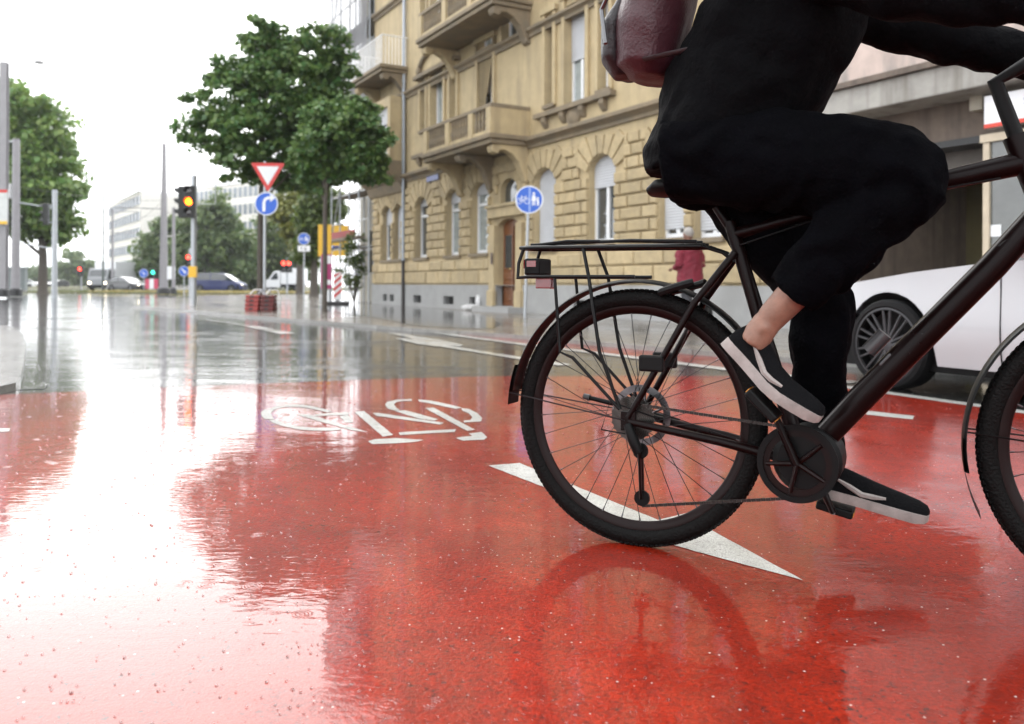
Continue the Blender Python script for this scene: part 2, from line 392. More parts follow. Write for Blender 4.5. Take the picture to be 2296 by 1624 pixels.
# pavement in front of the houses
PZ = 0.05
kerb_px = [(300, 686), (410, 694), (561, 708), (700, 719), (800, 726), (851, 731), (905, 735), (930, 737), (1152, 751), (1400, 772), (1560, 786), (1700, 797), (1850, 806), (2100, 824), (2400, 846)]
kerb_line = gp(kerb_px, PZ)
pave_back = [G(2400, 846, PZ) + Vector((16, 10, 0)), Vector((30, 40, PZ)), Vector((4, 62, PZ)), G(760, 660, PZ), G(560, 661, PZ), G(420, 664, PZ), G(300, 672, PZ)]
pavement = sheet('pavement', kerb_line + pave_back, PZ, M_pave, kind='structure', thick=0.2)
mb = MB()
for i in range(len(kerb_line) - 1):      # kerb stones along the edge
    a, b2 = kerb_line[i], kerb_line[i+1]; n = max(1, int((b2 - a).length / 1.0)); t = (b2 - a).normalized(); nr = Vector((t.y, -t.x, 0))
    for k in range(n):
        p = a.lerp(b2, k / n) + t * 0.006; q = a.lerp(b2, (k+1) / n) - t * 0.006
        st = MB(); quad = [p + nr*0.05, q + nr*0.05, q - nr*0.10, p - nr*0.10]
        st.add([(v.x, v.y, -0.05) for v in quad] + [(v.x, v.y, PZ + 0.006) for v in quad], [(0,3,2,1),(4,5,6,7),(0,1,5,4),(1,2,6,5),(2,3,7,6),(3,0,4,7)])
        st.build('kerb_stone', M_kerb, pavement)
puddle = sheet('puddle', gp([(560.5+.3418*x, 644.6+.3418*y) for x, y in [(420,122),(560,108),(830,112),(1080,125),(1300,150),(1500,175),(1600,205),(1640,240),(1600,272),(1400,270),(1200,262),(1060,252),(960,225),(800,196),(640,176),(470,150)]], PZ), PZ + 0.004, M_puddle, kind='structure')

# traffic island with pale kerb at the left edge of the crossing
isl = gp([(-260, 738), (-60, 733), (14, 730), (38, 736), (52, 750), (58, 775), (54, 810), (46, 842), (36, 858), (0, 866), (-260, 882)], 0.055)
island = sheet('traffic_island', isl, 0.055, M_kerb, kind='structure', thick=0.2)
gut = gp([(-40, 728), (40, 731), (75, 742), (98, 765), (107, 800), (112, 835), (110, 862), (100, 873), (20, 876), (-40, 876)])
sheet('gutter', gut, 0.003, wet_mat('wet_gutter', (0.03, 0.03, 0.022), (0.06, 0.06, 0.045), grain=60, film=1.0, ripple=0.8), kind='structure')

# grass verges between the carriageways
M_soil = mat('verge_soil', (0.10, 0.10, 0.04), 0.9, vary=0.3, scale=3)
def verge(name, poly, h):
    return sheet(name, poly, h, M_soil, kind='structure', thick=0.2)
verge('verge', [(-75, 68), (-26, 66), (-17, 66.5), (-14.6, 68), (-17, 71), (-75, 75)], 0.05)
verge('verge', [(-90, 104), (-12, 100), (-12, 112), (-90, 118)], 0.02)
verge('lawn', [(-44, 118), (14, 96), (40, 96), (60, 240), (-60, 240)], 0.08)
verge('lawn', [(-160, 76), (-62, 74), (-64, 118), (-80, 250), (-200, 250)], 0.09)
def grass(name, label, poly_xy, n, h, m, seed, z0=0.05):
    rng = np.random.default_rng(seed); xs = [p[0] for p in poly_xy]; ys = [p[1] for p in poly_xy]
    mb = MB(); k = 0
    while k < n:
        x = rng.uniform(min(xs), max(xs)); y = rng.uniform(min(ys), max(ys))
        if not geometry.intersect_point_tri_2d((x, y), poly_xy[0], poly_xy[1], poly_xy[2]) and not (len(poly_xy) > 3 and geometry.intersect_point_tri_2d((x, y), poly_xy[0], poly_xy[2], poly_xy[3])): continue
        a = rng.uniform(0, 2*PI); hh = h * rng.uniform(0.5, 1.25); wd = 0.05; lx, ly = rng.normal(0, 0.1, 2)
        dx, dy = math.cos(a)*wd, math.sin(a)*wd
        mb.add([(x-dx, y-dy, z0), (x+dx, y+dy, z0), (x+lx, y+ly, z0+hh)], [(0, 1, 2)]); k += 1
    return tag(mb.build(name, m, recalc=False), label, 'grass', kind='stuff')
grass('verge_grass', 'low green grass growing on the far verge', [(-74, 68.3), (-26, 66.4), (-26, 71), (-74, 74.6)], 9000, 0.13, leaf_mat('grass_green', (0.10, 0.13, 0.03), (0.17, 0.17, 0.06)), 3)
grass('dry_grass', 'pale yellow dry grass on the end of the verge', [(-33.5, 66.8), (-15.2, 67.0), (-15.6, 70), (-33.5, 70.5)], 6500, 0.17, leaf_mat('grass_dry', (0.42, 0.33, 0.12), (0.55, 0.45, 0.20)), 4)

# rain on the ground: tiny standing drops and splash crowns, too many to count
rng = np.random.default_rng(11); mb = MB()
for k in range(5200):
    d = 1.35 + 6.5 * rng.random() ** 1.7; x = rng.uniform(-0.62, 0.62) * d; r = (0.0007 + 0.0030 * rng.random() ** 2.5) * (0.7 + 0.2*d)
    z0 = 0.0045; ring = [(x + r*math.cos(a), d + r*math.sin(a), z0) for a in (0, 1.05, 2.09, 3.14, 4.19, 5.24)]
    mid = [(x + .75*r*math.cos(a), d + .75*r*math.sin(a), z0 + r*0.55) for a in (0, 1.05, 2.09, 3.14, 4.19, 5.24)]
    mb.add(ring + mid + [(x, d, z0 + r*0.85)], [(i, (i+1) % 6, (i+1) % 6 + 6, i + 6) for i in range(6)] + [(6+i, 6+(i+1) % 6, 12) for i in range(6)])
M_drop = bpy.data.materials.new('rain_water'); M_drop.use_nodes = True
bd = M_drop.node_tree.nodes['Principled BSDF']; bd.inputs['Base Color'].default_value = (1, 1, 1, 1); bd.inputs['Roughness'].default_value = 0.05
bd.inputs['IOR'].default_value = 1.33; bd.inputs['Transmission Weight'].default_value = 1.0
nmix = M_drop.node_tree.nodes.new('ShaderNodeTexNoise'); nmix.inputs['Scale'].default_value = 30; 
nr_ = M_drop.node_tree.nodes.new('ShaderNodeMapRange'); nr_.inputs[3].default_value = 0.02; nr_.inputs[4].default_value = 0.1
M_drop.node_tree.links.new(nmix.outputs['Fac'], nr_.inputs[0]); M_drop.node_tree.links.new(nr_.outputs[0], bd.inputs['Roughness'])
tag(mb.build('raindrops', M_drop, smooth=True, recalc=False), 'fine raindrops standing on the wet red crossing', 'raindrops', kind='stuff')
mb = MB()
for k in range(420):
    d = 1.4 + 4.5 * rng.random() ** 1.3; x = rng.uniform(-0.62, 0.62) * d; r = rng.uniform(0.0006, 0.0021); a0 = rng.uniform(0, 6); z0 = 0.0045
    base = [(x + r*rng.uniform(.7, 1.2)*math.cos(a0+a), d + r*rng.uniform(.6, 1.1)*math.sin(a0+a), z0) for a in (0, 1.26, 2.5, 3.77, 5.03)]
    mb.add(base + [(x, d, z0 + r*rng.uniform(.4, .8))], [(i, (i+1) % 5, 5) for i in range(5)])
tag(mb.build('grit', mat('pale_grit', (0.48, 0.42, 0.38), 0.5, vary=0.5, scale=60), recalc=False), 'pale stone grit scattered over the wet red crossing', 'grit', kind='stuff')

# ================================================================ the sandstone house
VPX = 75.0
P1s = 0.0810 * (910 - VPX); P1d = FPX / P1s
P1 = Vector((un(910, 685.6)[0] / FPX * P1d, P1d, 0))
eh = Vector((CX - VPX, -FPX, 0)).normalized(); nh = Vector((eh.y, -eh.x, 0))    # along the facade, out of it
if nh.dot(-P1) < 0: nh = -nh
FANG = math.atan2(eh.y, eh.x)
def F(x, y, p=0.0):
    """pixel -> (t, z) on the facade plane moved out by p"""
    dx, dy = un(x, y); k = dx / FPX; o = P1 + nh * p
    t = (k * o.y - o.x) / (eh.x - k * eh.y)
    d = (o + eh * t).y
    return t, EYE + dy / FPX * d
def tx(x, p=0.0): return F(x, 640, p)[0]

M_stone = mat('sandstone', (0.45, 0.355, 0.205), 0.75, vary=0.16, scale=2.5, bump=0.35, bscale=45, stain=(0.24, 0.19, 0.12), stain_scale=(2.6, 2.6, 0.40), stain_amt=0.6)
M_stone2 = mat('sandstone_rough', (0.42, 0.33, 0.19), 0.82, per_obj=0.13, vary=0.2, scale=6, bump=0.9, bscale=26, stain=(0.28, 0.23, 0.15), stain_scale=(2, 2, 1), stain_amt=0.4)
M_trim = mat('sandstone_weathered_shaded', (0.215, 0.168, 0.108), 0.8, vary=0.25, scale=3.5, bump=0.4, bscale=40, stain=(0.15, 0.13, 0.10), stain_scale=(1.6, 1.6, 3.0), stain_amt=0.7)  # weathered trim, its brown darkened further to hold the shade under balconies
M_plinth = mat('plinth_render', (0.31, 0.31, 0.305), 0.7, vary=0.14, scale=3, bump=0.2, stain=(0.24, 0.24, 0.23), stain_scale=(1.5, 1, .5), stain_amt=0.6)
M_white = mat('white_frame', (0.78, 0.79, 0.80), 0.35, vary=0.05, scale=5)
M_shut = mat('roller_shutter', (0.50, 0.51, 0.53), 0.5, vary=0.08, scale=3)
M_glass = mat('window_glass', (0.045, 0.055, 0.06), 0.04, vary=0.3, scale=1.2, spec=1.0, coat=1.0, coat_rough=0.02)
M_dark = mat('dark_interior', (0.015, 0.014, 0.013), 0.9, vary=0.2)
M_wood = mat('door_wood', (0.17, 0.062, 0.022), 0.42, vary=0.3, scale=7, bump=0.2, bscale=30)
M_zinc = mat('zinc_pipe', (0.33, 0.36, 0.40), 0.42, metal=0.6, vary=0.12, scale=6)
M_blk = mat('black_iron', (0.02, 0.02, 0.021), 0.45, vary=0.25, scale=12)

T_L, T_R = tx(838), tx(1885)
Z_G = F(1192, 333)[1]            # underside of the cornice over the ground floor
Z_1 = F(1192, 190)[1] + 2.2      # second floor level is set below from the upper balcony
house = empty('apartment_house', (P1.x, P1.y, PZ), FANG, 'yellow sandstone apartment house with balconies and rusticated ground floor', 'house')
def hz(z): return z - PZ
ZC = hz(Z_G); F2 = hz(6.95); F3 = F2 + 3.35; TOP = F3 + 3.6
gw = []   # ground floor windows: t0, t1, z0, z1, shutter fraction
def gwin(x0, x1, y0, y1, sh):
    t0, z1 = F(x0, y0); t1, z0 = F(x1, y1); gw.append([t0, t1, hz(z0), hz(z1), sh])
gwin(858, 879, 466, 583, 0.34); gwin(884, 901, 461, 581, 0.62)
gwin(933, 960, 446, 577, 0.14); gwin(1002, 1032, 429, 572, 0.20); gwin(1059, 1096, 414, 567, 0.16)
gwin(1199, 1245, 384, 556, 1.0); gwin(1321, 1379, 354, 543, 0.36)
gwin(1478, 1536, 326, 532, 0.90); gwin(1558, 1621, 316, 531, 0.92)
gwin(1730, 1800, 300, 520, 0.5)
d0, dz1 = F(1116, 493); d1, dz0 = F(1163, 688); dz1, dz0 = hz(dz1), hz(dz0)
tr0, trz1 = F(1122, 404); tr1, trz0 = F(1159, 457); trz1, trz0 = hz(trz1), hz(trz0)
holes = [opening(a, b, z0, z1, min(0.30, (b-a)*0.42)) for a, b, z0, z1, s in gw]
holes += [opening(d0, d1, dz0, dz1, 0.22), opening(tr0, tr1, trz0, trz1, 0.3)]
PL = hz(EYE + 0.005)    # top of the grey plinth (level with the lens)
wl = wall_with_holes([(T_L, PL - 0.02), (T_R, PL - 0.02), (T_R, ZC), (T_L, ZC)], [[(max(T_L+.01, x), max(z, PL)) for x, z in h] for h in holes], 0.28)
wl.build('ground_floor_wall', M_stone, house)
# plinth with cellar windows
cel = []
for x0, x1 in ((862, 871), (877, 887), (930, 948), (998, 1021), (1056, 1070), (1290, 1325), (1420, 1462), (1560, 1604)):
    cel.append((tx(x0), tx(x1), 0.12, 0.36))
pw = wall_with_holes([(T_L - 0.05, 0), (T_R, 0), (T_R, PL), (T_L - 0.05, PL)], [opening(*c) for c in cel] + [opening(d0, d1, max(dz0, .02), PL - .01)], 0.2)
pw.v = [(x, y - 0.06, z) for x, y, z in pw.v]
pw.add([(T_L - .05, -.06, PL), (T_R, -.06, PL), (T_R, .02, PL), (T_L - .05, .02, PL)], [(0, 1, 2, 3)])
pw.build('plinth', M_plinth, house)
for c in cel:
    cw = MB().box(c[0]-.02, c[1]+.02, 0.12, 0.15, c[2]-.02, c[3]+.02).build('cellar_window', M_dark, house)
    g = MB()
    for k in range(4): g.cyl((c[0] + (c[1]-c[0])*(k+.5)/4, 0.02, c[2]), (c[0] + (c[1]-c[0])*(k+.5)/4, 0.02, c[3]), 0.008, 6)
    g.build('grille', M_blk, cw)

def ribbed(mb, t0, t1, z0, z1, y, pitch=0.055):
    n = max(2, int((z1 - z0) / pitch)); rows = []
    for k in range(n + 1):
        z = z0 + (z1 - z0) * k / n
        rows.append([(t0, y, z - 0.004), (t1, y, z - 0.004)]); rows.append([(t0, y - 0.011, z + pitch*0.4), (t1, y - 0.011, z + pitch*0.4)])
    return mb.grid(rows[:-1])
def window(parent, t0, t1, z0, z1, shut=0.0, y=0.20, mull=True, curtain=None, sill=True, transom=None):
    """casement window: the part is the frame; panes, roller shutter and sill are its pieces"""
    f = MB(); b = 0.07; wz1 = z1
    f.box(t0, t0+b, y-.03, y+.05, z0, wz1).box(t1-b, t1, y-.03, y+.05, z0, wz1).box(t0+b, t1-b, y-.03, y+.05, z0, z0+b+.03).box(t0+b, t1-b, y-.03, y+.05, wz1-b, wz1)
    c = (t0 + t1) / 2
    if mull: f.box(c-.045, c+.045, y-.035, y+.04, z0+b+.03, wz1-b)
    if transom: f.box(t0+b, t1-b, y-.036, y+.04, transom-.04, transom+.04)
    o = f.build('window', M_white, parent)
    pan = [(t0+b, c-.045), (c+.045, t1-b)] if mull else [(t0+b, t1-b)]
    for a, d in pan:
        MB().add([(a, y+.01, z0+b), (d, y+.01, z0+b), (d, y+.01, wz1-b), (a, y+.01, wz1-b)], [(0, 1, 2, 3)]).build('pane', M_glass if curtain is None else curtain, o)
    if shut > 0:
        ribbed(MB(), t0 + .005, t1 - .005, z1 - (z1-z0)*shut, z1 + .02, y - .045).build('roller_shutter', M_shut, o)
    if sill: MB().box(t0-.08, t1+.08, -.09, y+.02, z0-.09, z0).build('sill', M_trim, o)
    return o
M_curt = mat('net_curtain_glass', (0.32, 0.36, 0.36), 0.08, vary=0.3, scale=3, coat=1.0, coat_rough=0.02)
for i, (a, b, z0, z1, s) in enumerate(gw):
    window(house, a, b, z0, z1, s, curtain=M_curt if i in (3, 4) else None, mull=(i > 4), transom=(z1 - (z1-z0)*0.30) if i in (2, 3, 4) else None)
# door with panels and fanlight
dr = MB().box(d0, d1, 0.18, 0.24, dz0, dz1).build('door', M_wood, house)
dm = (d0 + d1) / 2
for sx in (0, 1):
    a = d0 + .06 if sx == 0 else dm + .03; b = dm - .03 if sx == 0 else d1 - .06
    MB().bblock(a, b, dz0+.12, dz0+.62, 0.155, 0.18, .025).build('panel', M_wood, dr)
    MB().bblock(a, b, dz0+.68, dz0+.92, 0.155, 0.18, .025).build('panel', M_wood, dr)
    MB().box(a+.05, b-.05, 0.172, 0.18, dz0+1.0, dz1-.42).build('pane', M_glass, dr)
    mb = MB()
    for k in range(4): mb.cyl((a+.05+(b-a-.1)*(k+.5)/4, .165, dz0+1.0), (a+.05+(b-a-.1)*(k+.5)/4, .165, dz1-.42), .008, 6)
    mb.build('grille', M_blk, dr)
MB().box(dm-.03, dm+.03, .13, .18, dz0, dz1-.2).build('meeting_stile', M_wood, dr)
MB().cyl((dm-.08, .10, dz0+.98), (dm-.08, .18, dz0+.98), .025, 10).build('handle', mat('brass', (.5, .36, .12), .3, metal=1, vary=.2), dr)
MB().add([(tr0, .16, trz0), (tr1, .16, trz0), (tr1, .16, trz1), (tr0, .16, trz1)], [(0, 1, 2, 3)]).build('fanlight', M_glass, house)
# door surround: pilasters, lintel, hood
tr = MB()
tr.box(d0-.30, d0-.01, -.12, .02, 0.0, dz1-.15).box(d1+.01, d1+.30, -.12, .02, 0.0, dz1-.15)
tr.box(d0-.34, d0-.0, -.16, .02, 0.0, .55).box(d1+.0, d1+.34, -.16, .02, 0.0, .55)
tr.box(d0-.34, d1+.34, -.14, .02, dz1+.04, dz1+.30).box(d0-.40, d1+.40, -.20, .02, dz1+.30, dz1+.38)
tr.build('door_surround', M_stone, house, bevel=.015)
MB().box(d0-.42, d1+.42, -.55, -.07, 0.0, max(dz0-.01, .1)).build('door_step', M_plinth, house)
MB().box(d0-.05, d0+.03, -.19, -.163, 1.25, 1.55).build('doorbell_panel', mat('bell_panel', (.06, .03, .02), .4, vary=.2), house)

# rusticated blocks: courses between the openings, flat arches over them, big courses below the sills
def inside_any(t0, t1, z0, z1, m=0.015):
    for a, b, c, d, s in gw + [[d0-.36, d1+.36, -1, dz1+.4, 0], [tr0-.1, tr1+.1, trz0-.1, trz1+.15, 0]]:
        if t1 > a - m and t0 < b + m and z1 > c - .10 and z0 < d + m: return True
    return False
edges = sorted([(a, b, c, d) for a, b, c, d, s in gw] + [(d0-.36, d1+.36, -1, dz1+.4)])
row_h = 0.262; z_sill = min(g[2] for g in gw) - 0.02; rnd = random.Random(5)
def stone(t0, t1, z0, z1, proud=0.075):
    g = 0.02
    if t1 - t0 < 0.07: return
    MB().bblock(t0+g, t1-g, z0+g, z1-g, -proud*rnd.uniform(.85, 1.15), 0.01, 0.022).build('stone', M_stone2, house)
def run(t0, t1, z0, z1, i, big=0.62):
    """fill a pier from t0 to t1 with one course"""
    L_ = t1 - t0
    if L_ < 0.5: stone(t0, t1, z0, z1); return
    n = max(2, round(L_ / big)); off = (i % 2) * 0.34 + 0.33
    cuts = [t0] + [t0 + L_ * (k + off) / n for k in range(n)] + [t1]
    cuts = [c for k, c in enumerate(cuts) if k == 0 or c - cuts[k-1] > 0.12 or k == len(cuts)-1]
    if len(cuts) > 2 and cuts[-1] - cuts[-2] < .12: cuts.pop(-2)
    for a, b in zip(cuts, cuts[1:]): stone(a, b, z0, z1)
# voussoirs first, so the courses can stop at them
vous = []
for (a, b, z0, z1, s) in gw:
    if b - a < 0.45: continue
    c = (a + b) / 2; hw = (b - a) / 2; rise = min(0.30, (b-a)*0.42); cz = z1 - rise - 0.25
    r0 = z1 - cz + .03; n = 7; a_max = math.asin(min(.95, (hw + .05) / r0)) if r0 > hw + .05 else 1.0
    for k in range(n):
        g0 = -a_max + 2*a_max*k/n + .025; g1 = -a_max + 2*a_max*(k+1)/n - .025
        r1 = min((ZC - .12 - cz) / max(.2, math.cos((g0+g1)/2)), r0 + 0.62)
        def pt(g, r): return (c + r*math.sin(g)*(hw + .05)/(r0*math.sin(a_max)), cz + r*math.cos(g))
        q = [pt(g0, r0), pt(g1, r0), pt(g1, r1), pt(g0, r1)]
        m_ = MB(); m_.add([(x, -.06, z) for x, z in q] + [(x, .01, z) for x, z in q], [(0,1,2,3),(0,4,5,1),(1,5,6,2),(2,6,7,3),(3,7,4,0)])
        m_.build('voussoir', M_stone2, house, bevel=.014)
    vous.append((c - (hw+.05)*1.55, c + (hw+.05)*1.55, z1 - rise - .02, ZC))
nrow = int((ZC - 0.16 - z_sill) / row_h)
for i in range(nrow):
    z0 = z_sill + i*row_h; z1 = z0 + row_h
    blk = [(a, b) for a, b, c, d in edges if z1 > c - .1 and z0 < d + .02]
    blk += [(a, b) for a, b, c, d in vous if z1 > c and z0 < d]
    blk += [(tr0-.12, tr1+.12)] if z1 > trz0-.1 and z0 < trz1+.1 else []
    blk.sort(); cur = T_L
    for a, b in blk + [(T_R, T_R)]:
        if a - cur > 0.1: run(cur, a, z0, z1, i)
        cur = max(cur, b)
for j, (z0, z1) in enumerate(((PL + .02, PL + (z_sill - PL)*.5), (PL + (z_sill - PL)*.5, z_sill - .10))):
    for a, b in ((T_L, d0 - .36), (d1 + .36, T_R)):
        run(a, b, z0, z1, j, big=0.95)

# cornice over the ground floor, upper walls
def cornice(z, h=0.30, out=0.20, t0=T_L, t1=T_R, name='cornice', m=None):
    prof = [(0.02, z), (-.06, z), (-.06, z + h*.25), (-out*.6, z + h*.4), (-out, z + h*.55), (-out, z + h*.8), (-.05, z + h), (0.02, z + h)]
    MB().grid([[(t0 - (.0 if y > -.01 else .0), y, zz) for y, zz in prof], [(t1, y, zz) for y, zz in prof]]).add([(t0, y, zz) for y, zz in prof], [tuple(range(len(prof)))]).build(name, m or M_trim, house)
cornice(ZC)
U0 = ZC + 0.30
uw = []
def uwin(x0, x1, y0, y1, sh, cur=None, p=0.0):
    t0, z1 = F(x0, y0); t1, z0 = F(x1, y1); uw.append((t0, t1, hz(z0), hz(z1), sh, cur))
uwin(945, 956, 188, 290, 0.3); uwin(968, 996, 165, 285, 0.16); uwin(1012, 1025, 150, 275, 0.5)
uwin(1074, 1107, 112, 330, 0.44); uwin(1129, 1166, 89, 318, 0.42)
uwin(1226, 1242, 48, 232, 0.75); uwin(1270, 1315, 14, 222, 0.56); uwin(1346, 1368, -10, 196, 0.45)
uwin(1500, 1545, -60, 160, 0.5); uwin(1600, 1650, -90, 140, 0.5); uwin(1740, 1800, -130, 120, 0.4)
base1 = list(uw)
for a, b, c, d, s, cu in base1:                # the two floors above repeat the bays
    for up in (F2 - U0 + 0.25, F3 - U0 + 0.25):
        uw.append((a, b, c + up, min(d, c + 2.25) + up, rnd.choice([0, .2, .5]), None))
okw = [u for u in uw if u[3] < TOP - .2 and u[2] > U0]
uwall = wall_with_holes([(T_L, U0), (T_R, U0), (T_R, TOP), (T_L, TOP)], [opening(*u[:4]) for u in okw], 0.26)
uwall.build('upper_wall', M_stone, house)
for a, b, c, d, s, cu in okw:
    window(house, a, b, c, d, s, mull=(b - a) > .5, curtain=M_curt if rnd.random() < .6 else None, transom=None)
    wd = .13; pl = MB()
    pl.box(a-wd, a-.005, -.07, .01, c-.05, d+.14).box(b+.005, b+wd, -.07, .01, c-.05, d+.14).box(a-wd-.05, b+wd+.05, -.11, .01, d+.14, d+.28)
    pl.build('window_surround', M_stone, house, bevel=.01)
cornice(F2 - 0.05, .26, .15); cornice(F3 - .05, .26, .15); cornice(TOP, .55, .5)
# sill course with consoles and a carved cartouche under the first-floor triple windows
for xa, xb in ((1205, 1380), (930, 1040), (1480, 1680)):
    za = hz(F(1290, 222)[1]) - .1; a, b = tx(xa), tx(xb)
    MB().box(a, b, -.16, .01, za - .12, za).build('sill_course', M_trim, house, bevel=.012)
    for k in range(4):
        c = a + (b - a) * (k + .5) / 4
        q = [(-.13, za-.12), (-.13, za-.22), (-.06, za-.34), (.01, za-.40), (.01, za-.12)]
        m_ = MB(); m_.prism(q, c-.09, c+.09, lambda y, z, h: (h, y, z)); m_.build('console', M_trim, house, bevel=.01)
tc_, zc_ = F(1288, 262); zc_ = hz(zc_)
Mx = Matrix.Rotation(R(90), 3, 'X')
MB().lathe([(.26, 0), (.26, .05), (.21, .09), (.18, .06), (.10, .10), (0.001, .11)], 20, Mx, (tc_, 0, zc_)).build('cartouche', M_trim, house, smooth=True)
# arched pediment over a first-floor window
ta, tb = tx(938), tx(1030); tz = hz(F(985, 160)[1])
m_ = MB(); n = 14
MB().box(ta-.05, tb+.05, -.22, .01, tz, tz+.13).build('pediment', M_trim, house, bevel=.015)
arc = [((ta+tb)/2 + (tb-ta)/2*.86*math.cos(PI*k/n), -.12, tz + .13 + .62*math.sin(PI*k/n)) for k in range(n+1)]
MB().tube(arc, .085, 8).build('pediment_arch', M_trim, house, smooth=True)
MB().prism([(p[0], p[2]) for p in arc], -.07, .01, lambda x, z, h: (x, h, z)).build('tympanum', M_stone, house)
for k in (-1, 1): MB().lathe([(.001, -.1), (.11, -.07), (.13, 0), (.11, .07), (.001, .1)], 12, Mx, ((ta+tb)/2 + k*(tb-ta)*.40, -.14, tz+.24)).build('volute', M_trim, house, smooth=True)

# balconies
def balcony(t0, t1, zs, p, stone_rail=True, n_br=3, drop=0.75):
    """slab at zs, projecting p; parapet and curved consoles as parts of it"""
    s = MB().box(t0-.06, t1+.06, -p-.06, -.001, zs, zs+.12).box(t0-.0, t1+.0, -p, -.001, zs-.12, zs).build('balcony', M_trim, house, bevel=.02)
    if stone_rail:
        hgt = .74; zb = zs + .12
        for a, b, y0, y1 in ((t0, t1, -p, -p+.14), (t0, t0+.14, -p+.14, -.002), (t1-.14, t1, -p+.14, -.002)):
            MB().box(a, b, y0, y1, zb+hgt-.1, zb+hgt).build('coping', M_trim, s, bevel=.012)
            MB().box(a+.01, b-.01, y0+.01, y1-.01, zb+.001, zb+.10).build('parapet_base', M_stone, s)
        for a in (t0, t0 + (t1-t0)*.36, t0 + (t1-t0)*.70, t1-.24):
            MB().box(a, a+.24, -p-.012, -p+.15, zb+.002, zb+hgt-.101).build('parapet_pier', M_stone, s)
        MB().box(t1-.13, t1-.01, -p+.15, -.003, zb+.101, zb+hgt-.101).build('parapet_panel', M_stone, s)
        MB().box(t0+.01, t0+.13, -p+.15, -.003, zb+.101, zb+hgt-.101).build('parapet_panel', M_stone, s)
        for a, b in ((t0+.24, t0+(t1-t0)*.36), (t0+(t1-t0)*.36+.24, t0+(t1-t0)*.70), (t0+(t1-t0)*.70+.24, t1-.24)):
            nb = max(3, int((b-a)/.16))
            for k in range(nb):
                c = a + (b-a)*(k+.5)/nb
                MB().lathe([(.045, zb+.10), (.03, zb+.16), (.058, zb+.30), (.03, zb+.46), (.05, zb+hgt-.10)], 8, None, (c, -p+.07, 0)).build('baluster', M_trim, s, smooth=True)
    else:
        zb = zs + .12
        for a, b in (((t0, -p), (t1, -p)), ((t0, -p), (t0, 0)), ((t1, -p), (t1, 0))):
            MB().tube([(a[0], a[1]+.03, zb+.95), (b[0], b[1]+.03 if b[1] else 0, zb+.95)], .02, 6).build('handrail', M_white, s)
            ln = math.hypot(b[0]-a[0], b[1]-a[1]); nb = int(ln/.11)
            for k in range(nb+1):
                x = a[0]+(b[0]-a[0])*k/nb; y = a[1]+(b[1]-a[1])*k/nb + .03
                MB().box(x-.009, x+.009, y-.009, y+.009, zb, zb+.95).build('railing_bar', M_white, s)
    for k in range(n_br):
        c = t0 + .2 + (t1 - t0 - .4) * k / max(1, n_br-1)
        q = [(.01, zs-.121), (-p+.12, zs-.121), (-p+.06, zs-.20), (-p+.10, zs-.32), (-p+.24, zs-.36), (-p+.30, zs-.27), (-p*.62, zs-.24), (-p*.42, zs-.34), (-p*.26, zs-.52), (-.14, zs-drop+.12), (-.10, zs-drop), (.01, zs-drop-.05)]
        MB().prism(q, c-.14, c+.14, lambda y, z, h: (h, y, z)).build('bracket', M_trim if k % 2 else M_stone, s, bevel=.02)
    return s
pb = 1.12
bt1 = tx(1188); bt0 = tx(948, pb); zsl = hz(F(1090, 312, pb)[1])
balcony(bt0, bt1, zsl, pb, True, 3, 1.0)
balcony(tx(935, pb), tx(1190), hz(F(1090, 4, pb)[1]), pb, True, 2, 0.9)
balcony(tx(788, .92), tx(912), hz(F(846, 156, .92)[1]), .92, False, 2, .75)
# oriel below the railed balcony
oa, ob = tx(800, .6), tx(908); oz0 = hz(F(840, 402, .6)[1]); oz1 = hz(F(846, 156, .92)[1]) - .85
M_o = MB()
ow = wall_with_holes([(oa, oz0+.5), (ob, oz0+.5), (ob, oz1), (oa, oz1)], [opening(oa+.25, (oa+ob)/2-.12, oz0+.75, oz1-.3), opening((oa+ob)/2+.12, ob-.25, oz0+.75, oz1-.3)], .2)
ow.v = [(x, y-.55, z) for x, y, z in ow.v]; ow.box(oa, oa+.02, -.55, 0, oz0+.5, oz1).box(ob-.02, ob, -.55, 0, oz0+.5, oz1)
orl = ow.build('oriel', M_stone, house)
for a, b in ((oa+.25, (oa+ob)/2-.12), ((oa+ob)/2+.12, ob-.25)):
    window(house, a, b, oz0+.75, oz1-.3, .35, y=-.40, mull=False, sill=False)
q = [(.01, oz0-.55), (-.12, oz0-.5), (-.25, oz0-.2), (-.5, oz0), (-.66, oz0+.15), (-.66, oz0+.5), (.01, oz0+.5)]
MB().prism(q, oa-.05, ob+.02, lambda y, z, h: (h, y, z)).build('oriel_base', M_trim, house, bevel=.02)
# downpipe, street name plate, roof, body
pt_ = 0.0
dp = MB().tube([(pt_, -.10, 1.55), (pt_, -.10, TOP)], .055, 10).build('downpipe', M_zinc, house, smooth=True)
MB().tube([(pt_, -.10, 0.0), (pt_, -.10, 1.549)], .062, 10).build('standpipe', mat('pipe_iron', (.035, .03, .028), .5, vary=.3), dp, smooth=True)
for z in (1.5, 3.4, 5.4, 7.4): MB().tube([(pt_, -.10, z), (pt_, -.10, z+.05)], .072, 10).build('pipe_clip', M_zinc, dp)
sa, sz1 = F(962, 396); sb, sz0 = F(988, 404)
MB().box(sa, sb, -.09, -.065, hz(F(975, 406)[1]), hz(F(975, 394)[1])).build('street_name_plate', mat('enamel_blue', (.10, .12, .28), .25, vary=.1), house)
MB().box(T_L+.02, T_R-.02, .30, 11, .0, TOP+.3).build('house_body', M_trim, house)
MB().prism([(.0, TOP+.5), (5.5, TOP+4.2), (11, TOP+.5)], T_L, T_R, lambda y, z, h: (h, y, z)).build('roof', mat('slate_roof', (.10, .09, .09), .5, vary=.2), house)
